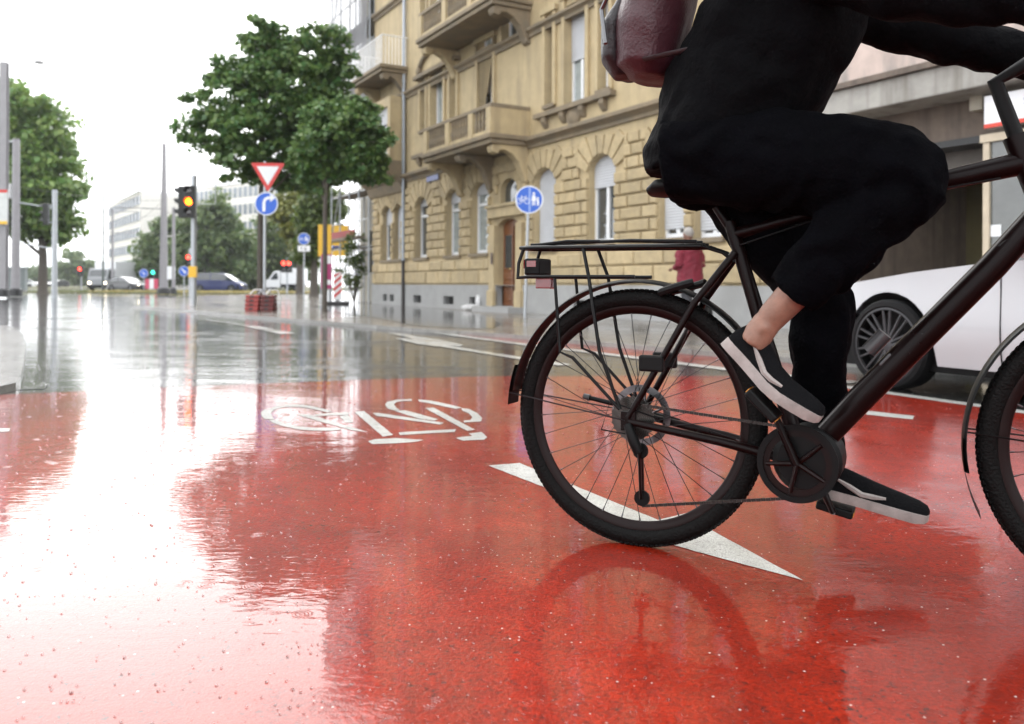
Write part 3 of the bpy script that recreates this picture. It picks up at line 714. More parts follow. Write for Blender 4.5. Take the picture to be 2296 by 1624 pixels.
# ================================================================ concrete office block with a shop, next to the sandstone house
M_conc = mat('weathered_concrete', (0.36, 0.345, 0.315), 0.85, vary=0.2, scale=4, bump=0.3, bscale=30, stain=(0.17, 0.155, 0.13), stain_scale=(5, 5, 0.5), stain_amt=0.8)
M_conc_pink = mat('painted_concrete', (0.52, 0.42, 0.37), 0.85, vary=0.22, scale=3, bump=0.25, stain=(0.25, 0.23, 0.21), stain_scale=(4, 4, 1.2), stain_amt=0.8)
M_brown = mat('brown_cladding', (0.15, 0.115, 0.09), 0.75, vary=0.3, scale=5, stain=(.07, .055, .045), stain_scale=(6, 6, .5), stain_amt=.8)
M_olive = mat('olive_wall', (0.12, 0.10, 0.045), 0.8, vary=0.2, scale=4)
blk = empty('office_block', tuple(P1 + eh * T_R + Vector((0, 0, PZ))), FANG, 'grey concrete office block with deep fascia and dark recessed ground floor', 'office block')
def Fb(x, y, p=0.0):
    t, z = F(x, y, p); return t - T_R, z - PZ
LEN = 13.0
fz0 = Fb(2100, 214, .6)[1]; fz1 = Fb(2100, 142, .6)[1]
MB().box(.02, LEN, -.60, .4, fz0, fz1 - .05).build('fascia', M_conc, blk, bevel=.02)
MB().box(.02, LEN, -.68, .4, fz1 - .049, fz1 + .03).build('ledge', M_brown, blk)
for k in range(6):       # painted wall panels above the ledge
    a = .02 + k * LEN / 6; MB().box(a, a + LEN/6 - .02, -.58, .4, fz1 + .031, fz1 + 2.6).build('wall_panel', M_conc_pink, blk, bevel=.015)
for k in range(7):
    a = .4 + k * 1.8; w_ = MB().box(a, a+1.3, -.50, .3, fz1 + 2.9, fz1 + 4.4).build('window', M_glass, blk)
    MB().box(a-.06, a, -.53, -.2, fz1+2.9, fz1+4.4).box(a+1.3, a+1.36, -.53, -.2, fz1+2.9, fz1+4.4).build('frame', M_white, w_)
MB().box(.02, LEN, -.55, .4, fz1 + 2.6, fz1 + 2.899).box(.02, LEN, -.45, 8, fz1 + 4.401, fz1 + 7).box(.02, LEN, .4, 8, fz1 + .03, fz1 + 4.4).build('upper_wall', M_conc, blk)
bz = Fb(2150, 312, 0.0)[1]
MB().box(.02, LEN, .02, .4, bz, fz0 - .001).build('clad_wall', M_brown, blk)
MB().box(.02, LEN, -.02, .45, bz - .09, bz - .001).build('beam', M_blk, blk)
lz = Fb(2150, 402, -.45)[1]
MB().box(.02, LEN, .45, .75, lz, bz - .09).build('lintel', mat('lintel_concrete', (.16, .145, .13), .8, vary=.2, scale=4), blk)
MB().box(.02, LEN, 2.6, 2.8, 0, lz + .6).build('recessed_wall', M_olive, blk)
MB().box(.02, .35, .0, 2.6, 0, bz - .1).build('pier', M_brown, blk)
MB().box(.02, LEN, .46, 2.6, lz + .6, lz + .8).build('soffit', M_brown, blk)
# rail and junction box under the fascia
ra, rz = Fb(1996, 249, .1); rb, rz2 = Fb(2186, 214, .1)
MB().cyl((ra, -.08, rz), (rb, -.08, rz), .028, 8).build('rail', mat('rail_grey', (.30, .24, .21), .5, vary=.2), blk)
MB().box(rb - .05, rb + .12, -.14, .02, rz - .22, rz + .06).build('junction_box', mat('box_beige', (.42, .38, .30), .5, vary=.15), blk)
# shop front: post, transom, glass, notice
sp0, _z = Fb(2217, 300, .3)
shop = MB().box(sp0 - .05, sp0 + .03, -.34, -.26, 0, bz - .16).box(sp0 - .08, LEN - 1, -.36, -.24, bz - .159, bz - .06).box(sp0 + 1.7, sp0 + 1.76, -.34, -.26, 0, bz - .16).build('shop_frame', mat('cream_metal', (.50, .42, .31), .45, vary=.15), blk)
MB().box(sp0 + .03, sp0 + 1.7, -.305, -.295, .05, bz - .16).build('shop_pane', mat('shop_glass', (.085, .09, .085), .05, vary=.35, scale=1.5, coat=1, coat_rough=.02), shop)
MB().box(sp0 + .80, sp0 + .83, -.33, -.27, .05, bz - .16).build('glazing_bar', M_zinc, shop)
na, nz1 = Fb(2225, 505, .3); nb, nz0 = Fb(2246, 530, .3)
MB().box(sp0 + .035, sp0 + .165, -.312, -.306, nz0, nz1).build('notice', M_white, shop)
# shop sign: white board, red foot, balloon emblem
sg0, sgz1 = Fb(2207, 217, .42); sgz0 = Fb(2207, 289, .42)[1]
signb = empty('shop_sign', tuple(P1 + eh * (T_R + sg0) + nh * .42 + Vector((0, 0, PZ + sgz0))), FANG, 'white shop sign with red strip and red white and blue balloon emblem', 'sign')
SH = sgz1 - sgz0
MB().box(0, 2.6, 0, .10, .0, SH).build('board', mat('sign_white', (.78, .78, .80), .35, vary=.04), signb)
MB().box(-.002, 2.602, -.004, .02, .0, SH*.13).build('red_strip', mat('sign_red', (.60, .045, .02), .35, vary=.08), signb)
M_sblue = mat('sign_blue', (.02, .05, .30), .35, vary=.08); M_sred = MATS['sign_red']
def disc(cx, cz, rx, rz_, a0, a1, n=20): return [(cx + rx*math.cos(a0+(a1-a0)*k/n), cz + rz_*math.sin(a0+(a1-a0)*k/n)) for k in range(n+1)]
bx_, bz_, br = .60, SH*.66, SH*.30
def onboard(name, poly, m, y=-.006): return MB().prism(poly, y, .0005, lambda x, z, h: (x, h, z)).build(name, m, signb)
onboard('emblem', disc(bx_, bz_, br, br, R(25), R(155)), M_sred)
onboard('emblem', [(bx_-br*.93, bz_-br*.28), (bx_+br*.93, bz_-br*.28), (bx_+br*.62, bz_-br*.85), (bx_+.05, bz_-br*1.45), (bx_-.05, bz_-br*1.45), (bx_-br*.62, bz_-br*.85)], M_sblue)
onboard('emblem', [(bx_-.045, bz_-br*1.6), (bx_+.045, bz_-br*1.6), (bx_+.035, bz_-br*1.85), (bx_-.035, bz_-br*1.85)], M_white, -.009)
def lettering(name, txt, size, m, parent, loc, rot, depth=.002):
    cu = bpy.data.curves.new(name, 'FONT'); cu.body = txt; cu.size = size; cu.extrude = depth; cu.align_x = 'CENTER'; cu.align_y = 'CENTER'
    tmp = bpy.data.objects.new(name, cu); col.objects.link(tmp); bpy.context.view_layer.update()
    me = bpy.data.meshes.new_from_object(tmp.evaluated_get(bpy.context.evaluated_depsgraph_get())); bpy.data.objects.remove(tmp)
    me.materials.clear(); o = link(name, me, m, parent); o.location = loc; o.rotation_euler = rot; return o
lettering('lettering', 'RE/MAX', br*.52, M_sblue, signb, (bx_, -.008, bz_ + br*.12), (R(90), 0, 0))

# ================================================================ scaffolded house beyond the corner
sc_t0, sc_t1 = tx(748), T_L - .25
scf = empty('scaffolded_house', tuple(P1 + eh * sc_t0 + Vector((0, 0, PZ))), FANG, 'pale house wrapped in scaffolding and grey netting behind the leafy tree', 'house')
SW = sc_t1 - sc_t0; M_tube = mat('scaffold_tube', (.38, .40, .42), .4, metal=.7, vary=.15)
hw = wall_with_holes([(-.5, 0), (SW, 0), (SW, 15), (-.5, 15)], [opening(.5 + 1.7*k, 1.4 + 1.7*k, z, z + 1.7) for k in range(int(SW/1.7)) for z in (1.2, 4.4, 7.6, 10.8)], .2)
hw.v = [(x, y + 1.3, z) for x, y, z in hw.v]
hw.build('wall', mat('pale_render', (.30, .285, .24), .8, vary=.15, scale=3), scf)
for k in range(int(SW/1.7)):
    for z in (1.2, 4.4, 7.6, 10.8): MB().box(.5 + 1.7*k, 1.4 + 1.7*k, 1.45, 1.5, z, z + 1.7).build('window', M_glass, scf)
MB().box(-.5, SW, 1.55, 10, 0, 15).build('house_body', MATS['pale_render'], scf)
MB().prism([(.9, 15), (5.5, 18), (10.3, 15)], -.6, SW, lambda y, z, h: (h, y, z)).build('roof', MATS['slate_roof'], scf)
for k in range(5):
    x = SW * k / 4
    for y in (-.1, .9): MB().cyl((x, y, 0), (x, y, 15.5), .03, 8).build('scaffold_pole', M_tube, scf)
for j in range(7):
    z = 2.1 * (j + 1)
    for y in (-.1, .9): MB().cyl((-.2, y + .04, z), (SW + .2, y + .04, z), .026, 8).build('ledger', M_tube, scf)
    MB().cyl((-.1, -.14, z + 1.0), (SW + .1, -.14, z + 1.0), .022, 8).build('guard_rail', M_tube, scf)
    MB().box(-.2, SW + .1, -.05, .85, z + .03, z + .08).build('scaffold_deck', mat('deck_board', (.20, .17, .13), .8, vary=.3), scf)
    if j < 6: MB().cyl((SW*(j % 4)/4, -.16, z), (SW*(j % 4 + 1)/4, -.16, z + 2.1), .022, 8).build('brace', M_tube, scf)
zr = hz(F(800, 524)[1])
MB().box(-.15, SW*.72, -.24, -.20, zr - .12, zr + .14).build('toe_board', mat('red_board', (.28, .05, .05), .6, vary=.3), scf)
MB().box(-.3, SW*.85, -.35, .0, zr - .24, zr - .13).build('crash_deck', MATS['deck_board'], scf)
def netting(name, x0, x1, z0, z1, y, amp, seed):
    r_ = np.random.default_rng(seed); ph = r_.uniform(0, 6, 6); rows = []
    for i in range(31):
        z = z0 + (z1 - z0) * i / 30; row = []
        for k in range(25):
            x = x0 + (x1 - x0) * k / 24
            row.append((x, y + amp*(math.sin(x*2.1 + ph[0] + z*.9)*.5 + math.sin(z*1.7 + ph[1] - x*.8)*.5 + .35*math.sin(x*5 + z*2.3 + ph[2])), z + .12*math.sin(x*1.3 + ph[3])))
        rows.append(row)
    return MB().grid(rows).build(name, M_net, scf, smooth=True, recalc=False)
M_net = bpy.data.materials.new('scaffold_net'); M_net.use_nodes = True
_t = M_net.node_tree; _b = _t.nodes['Principled BSDF']; _b.inputs['Base Color'].default_value = (.42, .42, .44, 1); _b.inputs['Roughness'].default_value = .8
_n = _t.nodes.new('ShaderNodeTexNoise'); _n.inputs['Scale'].default_value = 1.3; _n.inputs['Detail'].default_value = 4
_c = _t.nodes.new('ShaderNodeTexCoord'); _t.links.new(_c.outputs['Object'], _n.inputs['Vector'])
_m = _t.nodes.new('ShaderNodeMapRange'); _m.inputs[3].default_value = .55; _m.inputs[4].default_value = .85; _t.links.new(_n.outputs['Fac'], _m.inputs[0])
_tr = _t.nodes.new('ShaderNodeBsdfTransparent'); _tl = _t.nodes.new('ShaderNodeBsdfTranslucent'); _tl.inputs['Color'].default_value = (.45, .45, .47, 1)
_a = _t.nodes.new('ShaderNodeMixShader'); _a.inputs[0].default_value = .5; _t.links.new(_b.outputs[0], _a.inputs[1]); _t.links.new(_tl.outputs[0], _a.inputs[2])
_x = _t.nodes.new('ShaderNodeMixShader'); _t.links.new(_m.outputs[0], _x.inputs[0]); _t.links.new(_tr.outputs[0], _x.inputs[1]); _t.links.new(_a.outputs[0], _x.inputs[2])
_t.links.new(_x.outputs[0], _t.nodes['Material Output'].inputs[0])
netting('netting', -.25, SW + .3, 6.8, 15.6, -.3, .16, 1)

# ================================================================ far office buildings
def far_office(label, corner, left, right, h, floors, nl, nr, m, wm, band=None):
    """box with two visible faces from plan points; windows as parts"""
    o = empty('office_building', tuple(corner), 0, label, 'office building')
    L_ = Vector(left) - Vector(corner); R_ = Vector(right) - Vector(corner)
    q = [Vector((0, 0, 0)), R_, R_ + L_, L_]
    MB().prism([(p.x, p.y) for p in q], 0, h).build('wall', m, o)
    MB().prism([(p.x*1.02 - .3*(p.x == 0), p.y*1.02 - .3*(p.y == 0)) for p in q], h + .001, h + .5).build('parapet', M_white if band is None else band, o)
    fh = h / floors
    for vec, n in ((L_, nl), (R_, nr)):
        if n == 0: continue
        t = vec.normalized(); out = Vector((t.y, -t.x, 0)); out = -out if out.dot(Vector(corner)) > 0 else out
        wid = vec.length / n; base = MB()
        me = MB().add([(0, 0, 0), (.72*wid, 0, 0), (.72*wid, 0, .58*fh), (0, 0, .58*fh), (0, .1, 0), (.72*wid, .1, 0), (.72*wid, .1, .58*fh), (0, .1, .58*fh)], [(0,1,2,3),(0,4,5,1),(1,5,6,2),(2,6,7,3),(3,7,4,0)]).mesh('window')
        me.materials.append(wm)
        for j in range(floors):
            for k in range(n):
                wn = link('window', me, None, o); p = t * (wid*(k + .14)) + out*.05
                wn.location = (p.x, p.y, fh*(j + .22)); wn.rotation_euler = (0, 0, math.atan2(t.y, t.x))
    return o
M_fw = mat('far_glass', (.20, .23, .26), .15, vary=.2, scale=.4)
c1 = AT(315, 640, 150); l1 = AT(243, 640, 178); r1 = AT(436, 640, 163)
far_office('six storey white office building with rows of windows behind the tram masts', (c1.x, c1.y, 0), (l1.x, l1.y, 0), (r1.x, r1.y, 0), AT(315, 430, 150).z, 6, 11, 0, mat('far_white_wall', (.70, .68, .63), .8, vary=.06), M_fw)
c2 = AT(436, 640, 168); l2 = AT(430, 640, 190); r2 = AT(640, 640, 150)
far_office('long white office slab with a top row of windows behind the green trees', (c2.x, c2.y, 0), (l2.x, l2.y, 0), (r2.x, r2.y, 0), AT(500, 414, 160).z, 6, 0, 18, MATS['far_white_wall'], M_fw)

# ================================================================ trees
M_bark = mat('bark', (.075, .062, .05), .8, vary=.35, scale=9, bump=.8, bscale=30)
def leaves_mesh(name, centers, rad, per, size, seed, droop=.25):
    rg = np.random.default_rng(seed); n = len(centers) * per
    c = np.repeat(np.asarray(centers), per, 0); rr = np.repeat(np.asarray(rad), per)
    d = rg.normal(size=(n, 3)); d /= np.linalg.norm(d, axis=1)[:, None]
    r = rr * rg.random(n) ** .45
    p = c + d * r[:, None] * np.array([1.15, 1.15, .62])
    # leaf frame: normals lean up and outward
    nrm = d * .5 + np.array([0, 0, .8]) + rg.normal(size=(n, 3)) * .55; nrm /= np.linalg.norm(nrm, axis=1)[:, None]
    tg = rg.normal(size=(n, 3)); tg -= nrm * (tg * nrm).sum(1)[:, None]; tg /= np.linalg.norm(tg, axis=1)[:, None]
    tg[:, 2] -= droop; bt = np.cross(nrm, tg)
    s = size * rg.uniform(.6, 1.3, n)[:, None]
    V = np.stack([p - tg*s*.5, p + bt*s*.42 + nrm*s*.10, p + tg*s*.6, p - bt*s*.42 + nrm*s*.10], 1).reshape(-1, 3)
    me = bpy.data.meshes.new(name); me.vertices.add(n*4); me.vertices.foreach_set('co', V.ravel())
    me.loops.add(n*6); idx = np.arange(n)[:, None]*4
    me.loops.foreach_set('vertex_index', (idx + np.array([[0, 1, 2, 0, 2, 3]])).ravel())
    me.polygons.add(n*2); me.polygons.foreach_set('loop_start', np.arange(n*2)*3); me.polygons.foreach_set('loop_total', np.full(n*2, 3))
    me.update(calc_edges=True); return me
def tree(name, label, base, trunk_r, fork_z, blobs, n_clumps, clump_r, per, size, m, seed, group=None, lean=0.0):
    """blobs: (centre, (rx, ry, rz)) in world space"""
    rg = np.random.default_rng(seed); o = empty(name, base, 0, label, 'tree', group); B = Vector(base)
    vol = np.array([b[1][0]*b[1][1]*b[1][2] for b in blobs]); pick = rg.choice(len(blobs), n_clumps, p=vol/vol.sum())
    cs = []
    for i in pick:
        c, r = blobs[i]; d = rg.normal(size=3); d /= np.linalg.norm(d); k = rg.random() ** .30
        cs.append([c[0]-B.x + d[0]*r[0]*k, c[1]-B.y + d[1]*r[1]*k, c[2]-B.z + d[2]*r[2]*k])
    rad = clump_r * rg.uniform(.55, 1.35, n_clumps)
    ctr = np.mean([b[0] for b in blobs], 0) - np.array(B)
    top = Vector((ctr[0]*.35, ctr[1]*.35, ctr[2] + .2*abs(ctr[2]))); fork = Vector((lean, 0, fork_z))
    tk = MB().tube([(0, 0, -.1), (0, 0, .15), (lean*.4, 0, fork_z*.5), fork, fork.lerp(top, .5), top], [trunk_r*1.5, trunk_r*1.1, trunk_r, trunk_r*.9, trunk_r*.6, trunk_r*.2], 10)
    for i in rg.choice(n_clumps, min(34, n_clumps), replace=False):
        q = Vector(cs[i]); st = fork.lerp(top, rg.random()*.75); md = st.lerp(q, .5) + Vector((0, 0, .12*(q-st).length))
        tk.tube([st, md, q], [trunk_r*.42, trunk_r*.26, trunk_r*.08], 6)
    tk.build('trunk', M_bark, o, smooth=True)
    link('crown', leaves_mesh('crown', cs, rad, per, size, seed + 1), m, o)
    return o
def blob(x, y, d, rx, ry, rd=None):
    c = AT(x, y, d); s = d / FPX; return (tuple(c), (rx*s, (rd or rx)*s, ry*s))
M_leaf = leaf_mat('maple_leaves', (.070, .165, .055), (.19, .33, .12), .45)
bT = G(583, 692, PZ); dT = bT.y
tree('maple_tree', 'tall maple with dark green crown behind the give way sign', tuple(bT), .085, 2.9,
     [blob(590, 100, dT, 55, 62), blob(655, 110, dT+.5, 60, 60), blob(725, 120, dT+.6, 62, 62), blob(520, 190, dT, 70, 60), blob(640, 215, dT, 105, 95), blob(455, 245, dT-.3, 48, 46),
      blob(430, 310, dT-.4, 40, 36), blob(555, 310, dT-.5, 95, 72), blob(505, 375, dT-.6, 40, 26), blob(690, 300, dT, 85, 85), blob(750, 190, dT+.8, 52, 66), blob(755, 265, dT+.1, 62, 60), blob(720, 360, dT, 60, 45), blob(625, 388, dT+.6, 62, 36), blob(560, 385, dT, 42, 24), blob(670, 400, dT+.8, 60, 34)], 640, .25, 58, .15, M_leaf, 21)
bT2 = G(728, 700, PZ); dT2 = bT2.y
tree('maple_tree', 'slender maple with low spreading crown beside the sandstone house', tuple(bT2), .062, 2.7,
     [blob(760, 300, dT2, 92, 70), blob(825, 330, dT2-.2, 52, 62), blob(715, 365, dT2+.5, 70, 50), blob(790, 262, dT2+.2, 62, 44), blob(735, 402, dT2+.2, 44, 32), blob(800, 392, dT2, 60, 34), blob(852, 385, dT2-.2, 28, 30)], 370, .20, 56, .125, M_leaf, 33)
M_leaf2 = leaf_mat('lime_leaves', (.12, .24, .06), (.28, .42, .12), .5)
M_leaf3 = leaf_mat('grey_green_leaves', (.085, .15, .06), (.17, .26, .11), .45)
M_leaf4 = leaf_mat('yellow_green_leaves', (.13, .16, .03), (.28, .27, .06), .4)
def far_tree(label, xc, ybase, d, blobs_px, n, cr, per, size, m, seed, tr=.25, fz=3.0, z0=.1):
    b0 = AT(xc, 640, d); b0.z = z0
    return tree('street_tree', label, tuple(b0), tr, fz, [blob(x, y, d + dd, rx, ry) for x, y, dd, rx, ry in blobs_px], n, cr, per, size, m, seed)
far_tree('big light green lime tree behind the tall tram mast', 96, 0, 56, [(60, 290, 0, 85, 90), (20, 240, 1, 45, 75), (95, 390, 0, 85, 85), (40, 440, -1, 80, 85), (150, 470, 0, 38, 55), (100, 500, 0, 60, 45), (-60, 380, 0, 90, 150)], 420, .95, 80, .36, M_leaf2, 41, .28, 2.4)
far_tree('round dark green tree behind the blue minivan', 470, 0, 92, [(480, 520, 0, 70, 60), (450, 580, 0, 60, 55), (520, 570, 0, 60, 60), (495, 465, 0, 35, 35)], 260, 1.0, 60, .42, M_leaf3, 42, .3, 1.6)
far_tree('dark green tree left of the amber light behind the verge', 350, 0, 98, [(350, 575, 0, 46, 60), (375, 530, 0, 35, 45), (400, 590, 0, 50, 50), (335, 600, 0, 30, 36)], 220, .95, 60, .42, M_leaf3, 43, .3, 1.4)
far_tree('mid green tree behind the white box van', 600, 0, 100, [(600, 590, 0, 60, 55), (560, 600, 0, 50, 50), (625, 530, 0, 50, 60), (660, 590, 0, 45, 60)], 260, 1.0, 60, .42, leaf_mat('mid_green_leaves', (.07, .13, .04), (.15, .23, .07), .4), 44, .3, 1.4)
far_tree('yellowing tree between the maple trunks', 672, 0, 62, [(672, 470, 0, 55, 40), (690, 520, 0, 50, 45), (640, 470, 0, 35, 30), (715, 450, 0, 30, 45)], 170, .7, 70, .3, M_leaf4, 45, .24, 3.4)
far_tree('shady tree beside the yellow direction sign', 704, 0, 48, [(705, 500, 0, 34, 70), (735, 480, 0, 30, 60), (690, 560, 0, 25, 30)], 110, .6, 80, .26, leaf_mat('shade_leaves', (.05, .095, .025), (.12, .19, .05), .4), 46, .22, 2.6)
for i, (x, d, rx, top, lab) in enumerate(((78, 230, 26, 598, 'small hazy tree far beyond the grey cabinet'), (168, 210, 40, 562, 'hazy tree beyond the signal pole on the left'), (130, 260, 34, 590, 'hazy low tree far down the wide road'), (205, 240, 30, 585, 'hazy tree behind the truck with lit headlights'), (268, 150, 18, 612, 'small round bush in front of the white office building'))):
    yc = (top + 640) / 2
    far_tree(lab, x, 0, d, [(x, yc, 0, rx, (640-top)/2), (x + rx*.5, yc + 10, 0, rx*.7, (640-top)/2.6)], 90, 1.6, 40, .8, M_leaf3, 60 + i, .3, 1.5)
# shrub by the shop corner
def shrub(label, p, r, h, n, seed, m=None):
    rg = np.random.default_rng(seed); o = empty('shrub', p, 0, label, 'shrub')
    cs = [[rg.normal(0, r*.45), rg.normal(0, r*.45), h*rg.uniform(.2, .9)] for _ in range(n)]
    st = MB()
    for c in cs[:10]: st.tube([(0, 0, 0), (c[0]*.5, c[1]*.5, c[2]*.6), tuple(c)], [.02, .014, .006], 5)
    st.build('stem', M_bark, o); link('foliage', leaves_mesh('foliage', cs, np.full(n, .22), 50, .09, seed), m or M_leaf3, o)
shrub('low green shrub at the foot of the direction sign', tuple(G(712, 664, PZ)), .5, .8, 14, 71, MATS['shade_leaves'])
shrub('climbing shrub in the scaffolding beside the house corner', tuple(P1 + eh*(T_L - 1.1) + nh*.35 + Vector((0, 0, PZ))), .55, 2.9, 40, 72, MATS['shade_leaves'])
# ================================================================ masts, signals, signs
M_galv = mat('galvanised_steel', (.40, .42, .44), .42, metal=.55, vary=.12, scale=5)
M_mast = mat('painted_mast', (.27, .26, .27), .5, vary=.1, scale=4)
M_cab = mat('cabinet_grey', (.25, .28, .28), .5, vary=.12, scale=3)
M_hous = mat('signal_housing', (.012, .013, .012), .5, vary=.2)
M_redpaint = mat('sign_red_rim', (.55, .03, .025), .35, vary=.08)
M_bluesign = mat('sign_face_blue', (.012, .10, .52), .3, vary=.06)
M_yellow = mat('sign_face_yellow', (.80, .47, .03), .35, vary=.06)
def lit(name, c, s): return mat(name, c, .3, emit=c, estr=s)
M_amber = lit('lamp_amber', (1.0, .10, .004), 9.0); M_redl = lit('lamp_red', (1.0, .05, .03), 4.0); M_green = lit('lamp_green', (.03, .75, .45), 2.2); M_head = lit('lamp_white', (1.0, .86, .62), 5.0)
M_off = mat('lens_dark', (.03, .02, .02), .2, vary=.2, coat=1)
def mast(name, label, x, d, ytop, r0, r1, cat_='mast', z0=.05, m=None, square=False, group=None):
    p = AT(x, 640, d); zt = AT(x, ytop, d).z
    o = empty(name, (p.x, p.y, z0), 0, label, cat_, group)
    if square:
        MB().box(-r0, r0, -r0*.8, -r0*.5, 0, zt - z0).box(-r0, r0, r0*.5, r0*.8, 0, zt - z0).box(-r0*.35, r0*.35, -r0*.5, r0*.5, 0, zt - z0).build('shaft', m or M_mast, o)
    else: MB().tube([(0, 0, 0), (0, 0, zt - z0)], [r0, r1], 14).build('shaft', m or M_mast, o, smooth=True)
    MB().lathe([(r0*1.5, 0), (r0*1.5, .35), (r0*1.1, .42), (r0*.5, .42)], 12).build('base_collar', M_blk, o)
    return o, zt - z0
m1, h1 = mast('tram_mast', 'tall grey steel profile mast with signs beside the grey cabinet', 8, 42, 140, .17, .17, square=True)
brd = MB().box(-.20, .35, -.30, -.25, 3.6, 5.3).build('notice_board', mat('board_white', (.6, .62, .6), .5, vary=.2, scale=2), m1)
MB().box(-.20, .35, -.305, -.301, 5.15, 5.3).build('board_band', M_redpaint, brd); MB().box(-.20, .35, -.305, -.301, 3.6, 3.75).build('board_band', M_yellow, brd)
m2, h2 = mast('tram_mast', 'round grey tram mast with a small white box behind the cabinet', 35, 46, 312, .22, .18)
MB().box(-.75, -.25, -.15, .15, 5.3, 6.1).build('signal_box', M_white, m2); MB().cyl((0, 0, h2 - .15), (-1.2, 0, h2 - .15), .06, 8).build('bracket', M_galv, m2)
for zz in (5.1, 2.9): MB().cyl((0, 0, zz), (2.2, 0, zz - .35), .03, 6).build('cross_arm', M_galv, m2)
m3, h3 = mast('tram_mast', 'thin dark mast in front of the white office', 231, 74, 402, .09, .07, m=mat('dark_green_mast', (.05, .07, .06), .5, vary=.2))
m4, h4 = mast('tram_mast', 'short tram mast with cross arms against the white office', 252, 88, 470, .13, .11)
for zz in (h4 - .2, h4 - 2.4): MB().cyl((-1.0, 0, zz), (2.6, 0, zz), .05, 6).build('cross_arm', M_mast, m4)
m5, h5 = mast('tram_mast', 'tall tapered grey tram mast between the two white offices', 367, 60, 322, .30, .14)
MB().cyl((0, 0, 6.0), (-3.4, 0, 6.1), .04, 6).build('cross_arm', M_mast, m5)
m6, h6 = mast('tram_mast', 'slim grey mast next to the tall tapered mast', 389, 58, 465, .13, .11)
MB().box(-.4, .1, -.1, .1, 1.0, 1.9).build('cabinet', M_white, m6)
# overhead wires strung between the masts
def wire(label, a, b, sag, r=.012):
    pts = [Vector(a).lerp(Vector(b), k/10) - Vector((0, 0, sag*4*(k/10)*(1-k/10))) for k in range(11)]
    o = MB().tube(pts, r, 5).build('overhead_wire', M_blk); return tag(o, label, 'wire')
wtop = lambda o, h, f: tuple(Vector(o.location) + Vector((0, 0, h*f)))
wire('overhead wire from the round mast to the tapered mast', wtop(m2, h2, .70), wtop(m5, h5, .62), .25)
wire('overhead wire from the short mast to the slim mast', wtop(m4, h4, .9), wtop(m6, h6, .95), .2)
wire('overhead wire from the tapered mast to the short mast', wtop(m5, h5, .62), wtop(m4, h4, .66), .2)
# lamp hung over the carriageway
lp = AT(88, 141, 42)
la = empty('street_lamp', (lp.x, lp.y, lp.z), 0, 'grey lens shaped lamp hung on a wire above the road', 'street lamp')
MB().lathe([(.001, .13), (.10, .12), (.22, .05), (.28, 0), (.001, 0)], 20).build('lamp_shade', M_mast, la, smooth=True)
MB().lathe([(.27, -.002), (.15, -.05), (.001, -.06)], 20).build('lamp_glass', M_white, la, smooth=True)
MB().tube([(-5.2, .6, .55), (0, 0, .14), (9.5, 4, .8)], .006, 5).build('span_wire', M_galv, la)
# grey switch cabinet
cb = AT(38, 640, 62); cab = empty('switch_cabinet', (cb.x, cb.y, .1), R(12), 'grey metal switch cabinet on the grass verge', 'cabinet')
MB().box(-.62, .62, -.3, .3, .12, 1.72).build('housing', M_cab, cab, bevel=.02); MB().box(-.70, .70, -.37, .37, 1.721, 1.84).build('lid', mat('cab_lid', (.38, .41, .41), .5, vary=.1), cab, bevel=.02)
MB().box(-.56, -.01, -.325, -.301, .2, 1.65).build('door', M_cab, cab); MB().box(.01, .56, -.325, -.301, .2, 1.65).build('door', M_cab, cab); MB().box(-.6, .6, -.28, .28, 0, .12).build('foot', M_conc, cab)

def signal_head(parent, c, yaw, lamps, big=.105, aspects=3, back=False):
    """traffic signal head facing local -y turned by yaw; lamps: index -> material"""
    Rz = Matrix.Rotation(yaw, 3, 'Z'); c = Vector(c); H = aspects * big * 2.9
    hd = MB().obox(c, (big*2.6, big*1.9, H), Rz).build('signal_head', M_hous, parent, bevel=.02)
    for k in range(aspects):
        z = H/2 - big*1.45 - k*big*2.9; f = c + Rz @ Vector((0, -big*.96, z))
        Mq = Rz @ Matrix.Rotation(R(90), 3, 'X')
        MB().lathe([(big, 0), (big*.8, .012), (big*.4, .02), (.001, .022)], 20, Mq, f).build('lens', lamps.get(k, M_off), hd, smooth=True)
        v = MB(); n = 12; rows = []
        for L_ in (0, big*1.35):
            rows.append([f + Rz @ Vector((big*1.08*math.cos(PI*(-.08 + 1.16*j/n)), -L_*(.55 + .45*math.sin(PI*j/n)), big*1.08*math.sin(PI*(-.08 + 1.16*j/n)))) for j in range(n+1)])
        v.grid(rows).build('visor', M_hous, hd, smooth=True, recalc=False)
    return hd
ap = G(434, 686, PZ)
ts = empty('traffic_light', tuple(ap), 0, 'traffic light showing amber on a grey post by the kerb', 'traffic light')
za = AT(431, 454, ap.y).z - PZ
MB().tube([(0, 0, 0), (0, 0, za + .85)], .085, 14).build('post', M_galv, ts, smooth=True); MB().tube([(0, 0, za + .85), (0, 0, za + 1.15)], .02, 6).build('aerial', M_galv, ts)
signal_head(ts, (-.05, -.19, za), 0, {1: M_amber}, .115); signal_head(ts, (-.36, .0, za), R(-80), {}, .115)
MB().tube([(.06, 0, za - .05), (.68, 0, za - .05), (.68, 0, za + 1.55)], .018, 6).build('arm', M_galv, ts)
MB().box(-.12, .12, -.13, .0, .9, 1.25).build('push_button_box', M_yellow, ts)
lp2 = AT(122, 640, 43); t2 = empty('traffic_light', (lp2.x, lp2.y, 0), 0, 'traffic light seen from the side on a slim grey post before the lime tree', 'traffic light')
zl = AT(100, 480, 43).z; zt = AT(122, 426, 43).z
MB().tube([(0, 0, 0), (0, 0, zt)], [.14, .12], 14).build('post', M_galv, t2, smooth=True)
